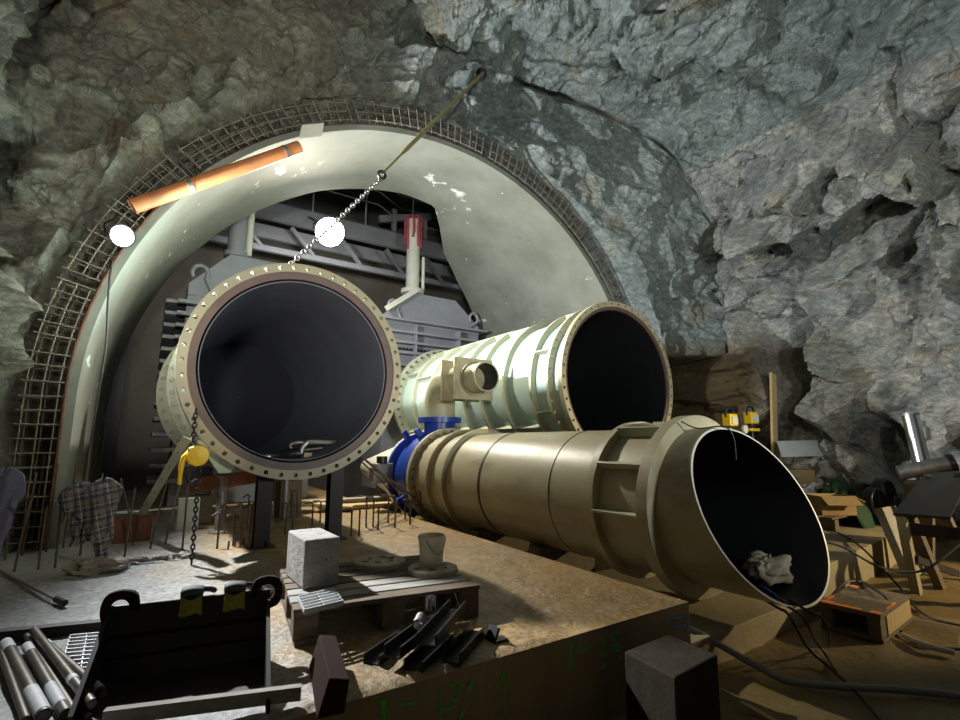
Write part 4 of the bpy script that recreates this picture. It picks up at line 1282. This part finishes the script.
MB().tube([sp_(0, -.045, hb_), sp_(WB, -.045, hb_)], .016, 8).build('rim_bar', M['soot'], t)
for k, z in enumerate((.12, .22)):
    MB().bar(sp_(.02, .02 - z * .16, z), sp_(WB - .02, .02 - z * .16, z), .02, .03).build('stiffener_plate', M['sootrust'], t)
for a in (.06, WB - .02):
    lg = MB(); c = sp_(a, -.045, hb_ + .0); n = 28; V = []
    ang0 = R(15)
    dirx = Vector((ex.x, ex.y, 0))
    for r in (.088, .045):
        for off in (-.018, .018):
            for k in range(n):
                q = 2 * math.pi * k / n
                rx = r * (1.0 if r < .06 else (1 / max(abs(math.cos(q)), abs(math.sin(q))) ** .35))
                V.append(c + dirx * (rx * math.cos(q)) + Vector((0, 0, rx * 1.05 * math.sin(q))) + Vector((ey.x, ey.y, 0)) * off)
    F = []
    for k in range(n):
        k2 = (k + 1) % n
        F += [(k, k2, n + k2, n + k), (2 * n + k, 3 * n + k, 3 * n + k2, 2 * n + k2), (k, 2 * n + k, 2 * n + k2, k2), (n + k, n + k2, 3 * n + k2, 3 * n + k)]
    lg.add(V, F).build('lifting_eye', M['sootrust'], t)
wb_ = MB(); wb_.bar(on_z(104, 717, .075), on_z(301, 692, .075), .04, .06)
tag(wb_.build('wood_plank', M['greywood']), 'grey squared timber lying across the lip of the blackened skip', 'timber')


def glove(a, lab, seed):
    rnd = random.Random(seed)
    c = sp_(a, -.045, hb_ + .02)
    t = thing('work_glove', c, lab, 'glove')
    down = Vector((ey.x, ey.y, 0))
    V = []; n, rows = 24, 8
    for i in range(rows + 1):
        f = i / rows
        cc = c + down * (.035 + .01 * f) + Vector((0, 0, .0 - .085 * f))
        for k in range(n):
            q = 2 * math.pi * k / n
            V.append(cc + Vector((ex.x, ex.y, 0)) * (.052 * math.cos(q) * (1 + .12 * f)) + down * (.014 + .008 * math.sin(4 * q + seed)) * math.sin(q) + Vector((0, 0, .008 * math.sin(3 * q + f * 4))))
    F = [(i * n + k, i * n + (k + 1) % n, (i + 1) * n + (k + 1) % n, (i + 1) * n + k) for i in range(rows) for k in range(n)]
    MB().add(V, F, True).add(V[-n:], [tuple(range(n))]).build('cuff', M['yellowcloth'], t)
    V = []
    pts = [c + down * .04 + Vector((0, 0, .0)), c + down * .02 + Vector((0, 0, .03)), c - down * .04 + Vector((0, 0, .035)), c - down * .10 + Vector((0, 0, .01))]
    ws = (.055, .06, .06, .05)
    for p, w_ in zip(pts, ws):
        for k in range(n):
            q = 2 * math.pi * k / n
            V.append(p + Vector((ex.x, ex.y, 0)) * w_ * math.cos(q) + Vector((0, 0, .016 * math.sin(q))) )
    F = [(i * n + k, i * n + (k + 1) % n, (i + 1) * n + (k + 1) % n, (i + 1) * n + k) for i in range(3) for k in range(n)]
    pm = MB().add(V, F, True).add(V[-n:], [tuple(range(n))])
    for k, L_ in enumerate((.06, .075, .08, .065)):
        o_ = Vector((ex.x, ex.y, 0)) * (-.037 + .025 * k)
        pm.tube(bez([c + o_ - down * .08 + Vector((0, 0, .02)), c + o_ - down * (.10 + L_ * .5) + Vector((0, 0, .008)), c + o_ - down * (.09 + L_) + Vector((0, 0, -.02))], 4), [.0125] * 8 + [.008], 8)
    pm.tube(bez([c + Vector((ex.x, ex.y, 0)) * .05 - down * .02 + Vector((0, 0, .03)), c + Vector((ex.x, ex.y, 0)) * .09 - down * .04 + Vector((0, 0, .02)), c + Vector((ex.x, ex.y, 0)) * .115 - down * .07 + Vector((0, 0, -.0))], 4), [.015] * 8 + [.009], 8)
    pm.build('hand_part', M['darkglove'], t)


M['yellowcloth'] = mat('yellow_glove_cloth', (.42, .36, .04), .9, mix=(.30, .24, .03), scale=30)
M['darkglove'] = mat('dark_glove_leather', (.055, .06, .075), .7)
glove(.40, 'yellow-cuffed work glove hung mid-rim over the blackened skip', 1)
glove(.62, 'yellow-cuffed work glove on the skip rim next to the lifting eye by the pallet', 2)

# rust plate and steel profiles by the skip
rp = MB()
a, b_ = Vector((.90, 3.02, .02)), Vector((.78, 2.46, .02))
rp.hexa([a, a + Vector((.12, -.02, 0)), b_ + Vector((.12, -.02, 0)), b_, a + Vector((.05, .0, .16)), a + Vector((.14, -.02, .14)), b_ + Vector((.14, -.02, .14)), b_ + Vector((.05, 0, .16))])
tag(rp.build('rusty_box_section', M['sootrust'], bevel=.006), 'dark rusty box section lying on the slab next to the skip', 'steel section')


def channel(a, b, w, h, label, grp=None):
    a, b = Vector(a), Vector(b); d = (b - a).normalized(); s = d.cross(Vector((0, 0, 1))).normalized()
    mb = MB()
    mb.bar(a, b, w, .01); mb.bar(a + s * w / 2 + Vector((0, 0, h / 2)), b + s * w / 2 + Vector((0, 0, h / 2)), .01, h); mb.bar(a - s * w / 2 + Vector((0, 0, h / 2)), b - s * w / 2 + Vector((0, 0, h / 2)), .01, h)
    return tag(mb.build('steel_channel', M['darksteel']), label, 'steel channel', grp)


channel((1.44, 2.66, .13), (1.86, 3.02, .15), .11, .06, 'black steel channel topmost on the heap at the slab edge')
channel((1.27, 2.74, .08), (1.58, 2.95, .09), .10, .06, 'black steel channel with open end under the shiny sleeves')
channel((1.58, 2.62, .02), (1.98, 2.92, .02), .10, .06, 'black steel channel at the outer side of the heap towards the pipe')
channel((1.36, 2.66, .02), (1.80, 2.98, .02), .11, .05, 'black steel channel at the bottom of the heap')
channel((1.20, 2.86, .02), (1.52, 3.08, .02), .10, .05, 'black steel channel lying behind the heap next to the pallet')
for (x, y, z, lab, dd) in ((1.66, 3.02, .19, 'shiny short pipe sleeve standing on top of the black channels', (0.0, .0, .075)), (1.52, 2.92, .15, 'dull pipe sleeve lying on its side among the black channels', (.05, .05, .02))):
    c = Vector((x, y, z)); dd = Vector(dd)
    s = MB(); s.tube([c, c + dd], .036, 20, caps=False); s.tube([c, c + dd], .030, 20, caps=False)
    tag(s.build('pipe_sleeve', M['silver'] if 'shiny' in lab else M['dull']), lab, 'sleeve')
ab = MB(); ab.box((1.98, 2.78, .05), (.02, .09, .09), Matrix.Rotation(R(25), 3, 'Y')); ab.box((2.01, 2.76, .015), (.10, .07, .015))
tag(ab.build('angle_bracket', M['darksteel']), 'small bent black bracket lying alone beside the channel heap', 'bracket')
pk = MB(); pk.box((1.48, 3.09, .03), (.10, .06, .04), Matrix.Rotation(.4, 3, 'Z')); tag(pk.build('wood_wedge', M['palewood']), 'pale wood chip in front of the pallet', 'wood chip')

# taped tubes
tubes = [((6, 643), (44, 716), .030, 'thickest grey tube of the bundle with both ends taped white'), ((27, 646), (66, 714), .024, 'taped grey tube lying next to the thickest tube of the bundle'), ((24, 632), (74, 712), .019, 'thin plain tube lying between the taped ones'), ((34, 630), (92, 704), .022, 'grey tube with one narrow tape band lying over the bundle'), ((46, 643), (104, 694), .022, 'grey tube with white taped ends next to the grating'), ((1, 652), (26, 720), .018, 'thin tube lying outermost against the thickest tube'), ((36, 642), (88, 716), .018, 'thin tube under the tube with the narrow tape band')]
for k, (p, q, r, lab) in enumerate(tubes):
    z = r + (.02 if k != 3 else .062)
    a, b_ = on_z(*p, z), on_z(*q, z)
    t = thing('steel_tube', a, lab, 'tube')
    MB().tube([a, b_], r, 16, caps=False).tube([a, b_], r * .8, 16).build('tube', M['tubesteel'], t)
    bands = {0: ((0, .14), (.72, .98)), 1: ((0, .13), (.66, .90)), 3: ((.72, .76),), 4: ((0, .08), (.80, .95))}.get(k, ())
    for f0, f1 in bands:
        MB().tube([a.lerp(b_, f0), a.lerp(b_, (f0 + f1) / 2), a.lerp(b_, f1)], [r * 1.05, r * 1.1, r * 1.05], 16).build('tape_wrap', M['tape'], t)
tbm = MB(); tbm.bar((-.62, 4.52, .04), (-.02, 4.36, .04), .07, .07); tag(tbm.build('timber_beam', M['soot']), 'dark timber lying across the slab behind the taped tubes', 'timber')
br_ = thing('steel_bar', (-.37, 5.31, .03), 'long pale bar with dark tip lying on the slab before the shirts', 'bar')
MB().tube([on_z(-8, 566, .05), on_z(58, 600, .03)], .014, 8).build('shaft', M['greywood'], br_)
MB().tube([on_z(56, 599, .03), on_z(65, 603, .03)], .024, 8).build('tip', M['soot'], br_)

# ------------------------------------------------------------------ wooden block and crate in the mud
t = thing('timber_block', (2.88, 2.12, -.55), 'big dark timber block standing in front of the slab corner', 'block')
MB().hexa([(2.61, 1.92, -.58), (3.10, 1.96, -.58), (3.14, 2.34, -.58), (2.66, 2.32, -.58), (2.61, 1.91, -.05), (3.10, 1.95, -.05), (3.14, 2.33, -.05), (2.66, 2.31, -.05)]).build('block_body', M['darkwood'], t, bevel=.012)
t = thing('wooden_crate', (6.25, 2.25, -.55), 'low wooden crate with orange spray on its corners lying in the mud', 'crate')
rotc = Matrix.Rotation(R(4), 3, 'Z')
cc = Vector((6.22, 2.27, 0))
def cp(x, y, z): return cc + rotc @ Vector((x, y, z))
MB().box(cp(0, 0, -.325), (.98, .50, .04), rotc).build('top_board', M['wood'], t, bevel=.004)
for yy in (-.225, .225):
    MB().box(cp(0.08, yy, -.43), (.80, .05, .17), rotc).build('side_board', M['palewood'] if yy < 0 else M['wood'], t)
for xx, yy in ((-.41, -.19), (-.41, .19), (.40, -.18), (.40, .18)):
    MB().box(cp(xx, yy, -.43), (.15, .10, .17), rotc).build('end_block', M['wood'], t)
MB().box(cp(0, 0, -.535), (.98, .50, .03), rotc).build('bottom_board', M['wood'], t)
for (x, y, w, d) in ((-.43, .19, .10, .10), (-.45, .02, .06, .22), (-.44, -.20, .09, .08), (.42, .2, .1, .08), (-.1, -.235, .3, .02), (-.25, .22, .2, .03)):
    sp = MB(); sp.box(cp(x, y, -.303), (w, d, .003), rotc); sp.build('orange_spray', M['orangespray'], t)

# ------------------------------------------------------------------ steel table
A, B = on_x(893, 513, 7.8), on_x(950, 517, 7.9)
C_, D_ = on_x(972, 470, 9.6), on_x(925, 473, 9.6)
t = thing('steel_table', (8.6, 2.4, -.55), 'rough trestle with a tilted dark steel plate at the rock wall', 'table')
dn = Vector((0, 0, -.03))
MB().hexa([A + dn, B + dn, C_ + dn, D_ + dn, A, B, C_, D_]).build('tabletop', M['darksteel'], t)
gz = -.56
for (p, q) in ((A + Vector((.10, -.05, -.03)), Vector((7.95, 2.35, gz))), (A + Vector((.22, -.1, -.03)), Vector((8.45, 2.25, gz))), (B + Vector((.1, .06, -.03)), Vector((8.0, 1.75, gz))), (D_ + Vector((-.2, -.1, -.03)), Vector((9.4, 2.6, gz))), (C_ + Vector((-.2, .1, -.03)), Vector((9.4, 2.0, gz)))):
    MB().bar(p, q, .11, .09, up=(0, 1, 0)).build('leg', M['footing'] if p.y > 2.3 and p.x < 8.0 else M['wood'], t)
MB().bar((7.95, 2.33, -.15), (8.9, 2.2, -.42), .08, .08).build('cross_brace', M['soot'], t)
MB().bar((7.97, 2.32, .2), (7.97, 1.8, .2), .05, .14).build('apron', M['soot'], t)
cpz = MB(); cpz.box((8.9, 2.75, -.1), (.5, .1, .9), Matrix.Rotation(R(-15), 3, 'X')); tag(cpz.build('concrete_offcut', M['block']), 'pale concrete panel leaning under the steel table', 'panel')

# ------------------------------------------------------------------ stores heap by the rock wall
FZ = -.14
t = thing('wooden_pallet', (10.6, 4.2, FZ), 'low pallet carrying the cardboard boxes and hoses by the rock wall', 'pallet')
for k in range(6): MB().box((10.5, 3.75 + k * .2, FZ + .19), (2.6, .15, .03)).build('deck_board', M['wood'], t)
for x in (9.3, 10.5, 11.7): MB().box((x, 4.25, FZ + .09), (.14, 1.2, .17)).build('bearer', M['wood'], t)
PZ = FZ + .205


def carton(c, d, rz, label, open_=True):
    t = thing('cardboard_box', (c[0], c[1], c[2]), label, 'box')
    rm = Matrix.Rotation(R(rz), 3, 'Z'); c = Vector(c)
    mb = MB(); w, dp, h = d; th_ = .012
    for off, dim in (((0, -dp / 2, h / 2), (w, th_, h)), ((0, dp / 2, h / 2), (w, th_, h)), ((-w / 2, 0, h / 2), (th_, dp, h)), ((w / 2, 0, h / 2), (th_, dp, h)), ((0, 0, .006), (w, dp, th_))):
        mb.box(c + rm @ Vector(off), dim, rm)
    mb.build('box_body', M['card'], t)
    if open_:
        for sgn, off in ((-1, (0, -dp / 2, h)), (1, (0, dp / 2, h))):
            MB().box(c + rm @ (Vector(off) + Vector((0, sgn * .09, -.06))), (w, .22, .012), rm @ Matrix.Rotation(sgn * R(-35), 3, 'X')).build('flap', M['card'], t)
        MB().box(c + rm @ Vector((w / 2 + .08, 0, h - .04)), (.2, dp, .012), rm @ Matrix.Rotation(R(30), 3, 'Y')).build('flap', M['card'], t)
    else:
        MB().box(c + rm @ Vector((0, 0, h)), (w, dp, th_), rm).build('lid', M['card'], t)
    return t


carton((9.75, 3.90, PZ), (.56, .42, .30), -35, 'open cardboard box with bent flaps at the front of the stores heap')
carton((10.35, 3.85, PZ), (.55, .45, .2), -20, 'low closed cardboard box beside the green netting', False)
# crates, wrap, white panel behind
wx = MB(); wx.box((9.9, 5.0, .22), (1.2, .6, .72)); tag(wx.build('wooden_box', M['wood'], bevel=.01), 'large dark wooden box behind the stores heap', 'box')
tx = MB(); tx.box((9.9, 5.0, .62), (1.3, .7, .06)); tag(tx.build('wood_cover', M['greywood']), 'grey wooden lid lying on the dark wooden box', 'lid')
wp = MB(); q0 = on_y(778, 441, 5.2); q1 = on_y(820, 440, 5.1); q2 = on_y(826, 456, 4.95); q3 = on_y(783, 457, 4.95)
wp.hexa([q3, q2, q2 + Vector((.0, .03, 0)), q3 + Vector((0, .03, 0)), q0, q1, q1 + Vector((0, .03, 0)), q0 + Vector((0, .03, 0))])
tag(wp.build('sheet_metal', M['tape']), 'whitish sheet panel propped upright on the wooden box lid', 'panel')
cd = MB(); cd.box((10.75, 4.75, .55), (.5, .4, .35), Matrix.Rotation(R(30), 3, 'Z')); tag(cd.build('cardboard_box', M['card']), 'tan cardboard box standing beside the whitish panel', 'box')
lump((10.7, 4.55, .28), (.40, .22, .22), 21, M['plastic'], 'crumpled clear plastic wrap over the stores heap', 'plastic_wrap', 'wrap')
lump((11.3, 4.7, .32), (.26, .2, .16), 22, M['plastic'], 'small bundle of grey plastic film beside the fittings', 'plastic_wrap', 'wrap')
tb = thing('plastic_tub', (9.35, 4.45, PZ), 'dark plastic tub between the open box and the wooden box', 'tub')
MB().lathe([(.001, PZ), (.26, PZ), (.34, PZ + .34), (.37, PZ + .34), (.37, PZ + .37), (.32, PZ + .37), (.24, PZ + .03), (.001, PZ + .03)], (9.2, 4.62, 0), 'Z', 32).build('tub_body', M['darksteel'], tb)
# green netting heap
gn = lump((10.7, 4.05, .20), (.50, .28, .30), 33, M['tarp'], 'dark green netting heaped on the pallet', 'green_netting', 'netting')
gc = MB()
V = []
for i in range(13):
    for k in range(17):
        x = 9.9 + k * .09; z = .24 - i * .045
        V.append((x, 3.62 - .015 * i + .04 * math.sin(k * .9 + i * .3), z))
gc.add(V, [(i * 17 + k, i * 17 + k + 1, (i + 1) * 17 + k + 1, (i + 1) * 17 + k) for i in range(12) for k in range(16)], True)
o = tag(gc.build('green_sheet', M['tarp']), 'dark green sheet hanging over the front of the pallet', 'sheet')
sd = o.modifiers.new('thick', 'SOLIDIFY'); sd.thickness = .01
# coiled hoses
for k, (c, r, m, lab) in enumerate((((10.95, 3.50, .30), .34, 'cable', 'black hose coil standing on the pallet by the lying tube'), ((10.55, 3.52, .24), .25, 'darksteel', 'smaller dark hose coil leaning in the green netting'))):
    pts = [Vector(c) + Vector((r * math.cos(q) * (1 + .02 * math.sin(q * 3)), .05 * q / 6.28 - .04, r * .85 * math.sin(q))) for q in np.linspace(0, 18.8, 100)]
    tag(MB().tube(pts, .03, 8).build('hose_coil', M[m]), lab, 'hose')
yb = MB(); yb.box((10.9, 3.62, .24), (.46, .06, .34), Matrix.Rotation(R(8), 3, 'X')); tag(yb.build('yellow_case', mat('dirty_yellow', (.42, .30, .04), .6)), 'dirty yellow case inside the hose coil', 'case')
rnd = random.Random(4)
for k in range(14):
    c = Vector((rnd.uniform(10.3, 11.5), rnd.uniform(4.25, 4.5), .30 + rnd.uniform(0, .12)))
    m = rnd.choice(['yellow', 'silver', 'dull', 'cable', 'white'])
    d = Vector((rnd.uniform(-1, 1), rnd.uniform(-1, 1), rnd.uniform(-.3, .6))).normalized() * .08
    f = MB(); f.tube([c - d, c, c + d * .2, c + d], [.03, .03, .05, .05], 10)
    tag(f.build('pipe_fitting', M[m]), 'small pipe fitting in the jumble behind the open cardboard box', 'fitting', 'jumbled fittings')
# lying tube and leaning tube, plank
lt = thing('steel_pipe', (10.2, 3.0, .3), 'dark steel pipe lying level behind the steel table', 'pipe')
a, b_ = on_x(898, 473, 10.6), on_x(952, 463, 10.9)
MB().tube([a, b_], .12, 20, caps=False).tube([a, b_], .10, 20).build('tube', M['dull'], lt)
dd = (b_ - a).normalized(); MB().tube([b_ - dd * .05, b_ + dd * .03], .15, 20).build('collar', M['darksteel'], lt)
sp2 = MB(); sp2.box((10.75, (a.y + b_.y) / 2, (min(a.z, b_.z) - .12 + FZ) / 2), (.35, .5, min(a.z, b_.z) - .12 - FZ)); tag(sp2.build('timber_stack', M['wood']), 'timber packing under the dark lying pipe', 'packing')
a, b_ = on_x(910, 414, 11.4), on_x(934, 515, 11.1)
b_ = a + (b_ - a) * ((a.z - FZ) / (a.z - b_.z))
lt2 = thing('steel_pipe', b_, 'bright steel tube leaning upright against the rock', 'pipe')
MB().tube([a, b_], .125, 24, caps=False).tube([a, b_], .11, 24, caps=False).build('tube', M['silver'], lt2)
MB().tube([a.lerp(b_, .0) , a.lerp(b_, .02)], .13, 24, caps=False).build('end_ring', M['dull'], lt2)
pk_ = MB(); pk_.bar((10.9, 5.35, FZ), (11.62, 5.5, 2.75), .20, .05, up=(0, 1, 0)); tag(pk_.build('wood_plank', M['palewood']), 'pale yellow plank leaning upright against the brown rock', 'plank')
pk_ = MB(); pk_.bar((11.0, 5.0, .1), (11.9, 4.9, .75), .14, .05, up=(0, 1, 0)); tag(pk_.build('wood_plank', M['wood']), 'brown plank end sticking out of the heap at the rock foot', 'plank')


# yellow work lights on stands
def work_light(px, v, label):
    p = on_y(*px, v)
    t = thing('work_light', (p.x, p.y, FZ), label, 'work light')
    MB().box(p, (.26, .16, .22)).build('lamp_body', M['yellow'], t, bevel=.02)
    MB().box(p + Vector((0, -.09, -.01)), (.18, .02, .13)).build('lamp_glass', M['white'], t)
    MB().tube(bez([p + Vector((-.12, 0, .05)), p + Vector((-.11, 0, .17)), p + Vector((.0, 0, .22)), p + Vector((.11, 0, .17)), p + Vector((.12, 0, .05))], 5), .022, 8).build('handle', M['cable'], t)
    MB().box(p + Vector((0, 0, -.22)), (.34, .12, .05)).build('foot_bar', M['yellow'], t)
    MB().tube([p + Vector((0, 0, -.1)), Vector((p.x, p.y, FZ))], .03, 8).build('pole', M['darksteel'], t)


work_light((730, 420), 5.0, 'yellow work light on a pole next to the pipe flange')
work_light((751, 418), 5.0, 'yellow work light on a pole next to the leaning plank')
dz = on_y(745, 429, 4.9)
tt = thing('round_marker', (dz.x, dz.y, FZ), 'small white round disc on a yellow rod between the work lights', 'marker')
MB().lathe([(.001, -.02), (.075, -.02), (.075, .02), (.001, .02)], tuple(dz), 'Y', 24).build('disc_plate', M['white'], tt)
MB().tube([dz + Vector((0, .03, 0)), (dz.x, dz.y + .03, FZ)], .02, 8).build('rod', M['yellow'], tt)

# offcuts on the mud
for k, (p, q, m, lab) in enumerate((((765, 0), 0, 0, ''),)):
    pass
ws = MB(); ws.tube(bez([on_z(903, 635, -.53), on_z(925, 645, -.52), on_z(955, 653, -.53)], 6), .025, 8); tag(ws.build('paper_strip', M['plastic']), 'crumpled pale strip lying in the mud along the cable', 'strip')
wk = MB(); wk.bar(on_z(742, 703, -.53), on_z(775, 722, -.53), .04, .02); tag(wk.build('wood_offcut', M['palewood']), 'thin pale wood offcut in the mud next to the timber block', 'offcut')
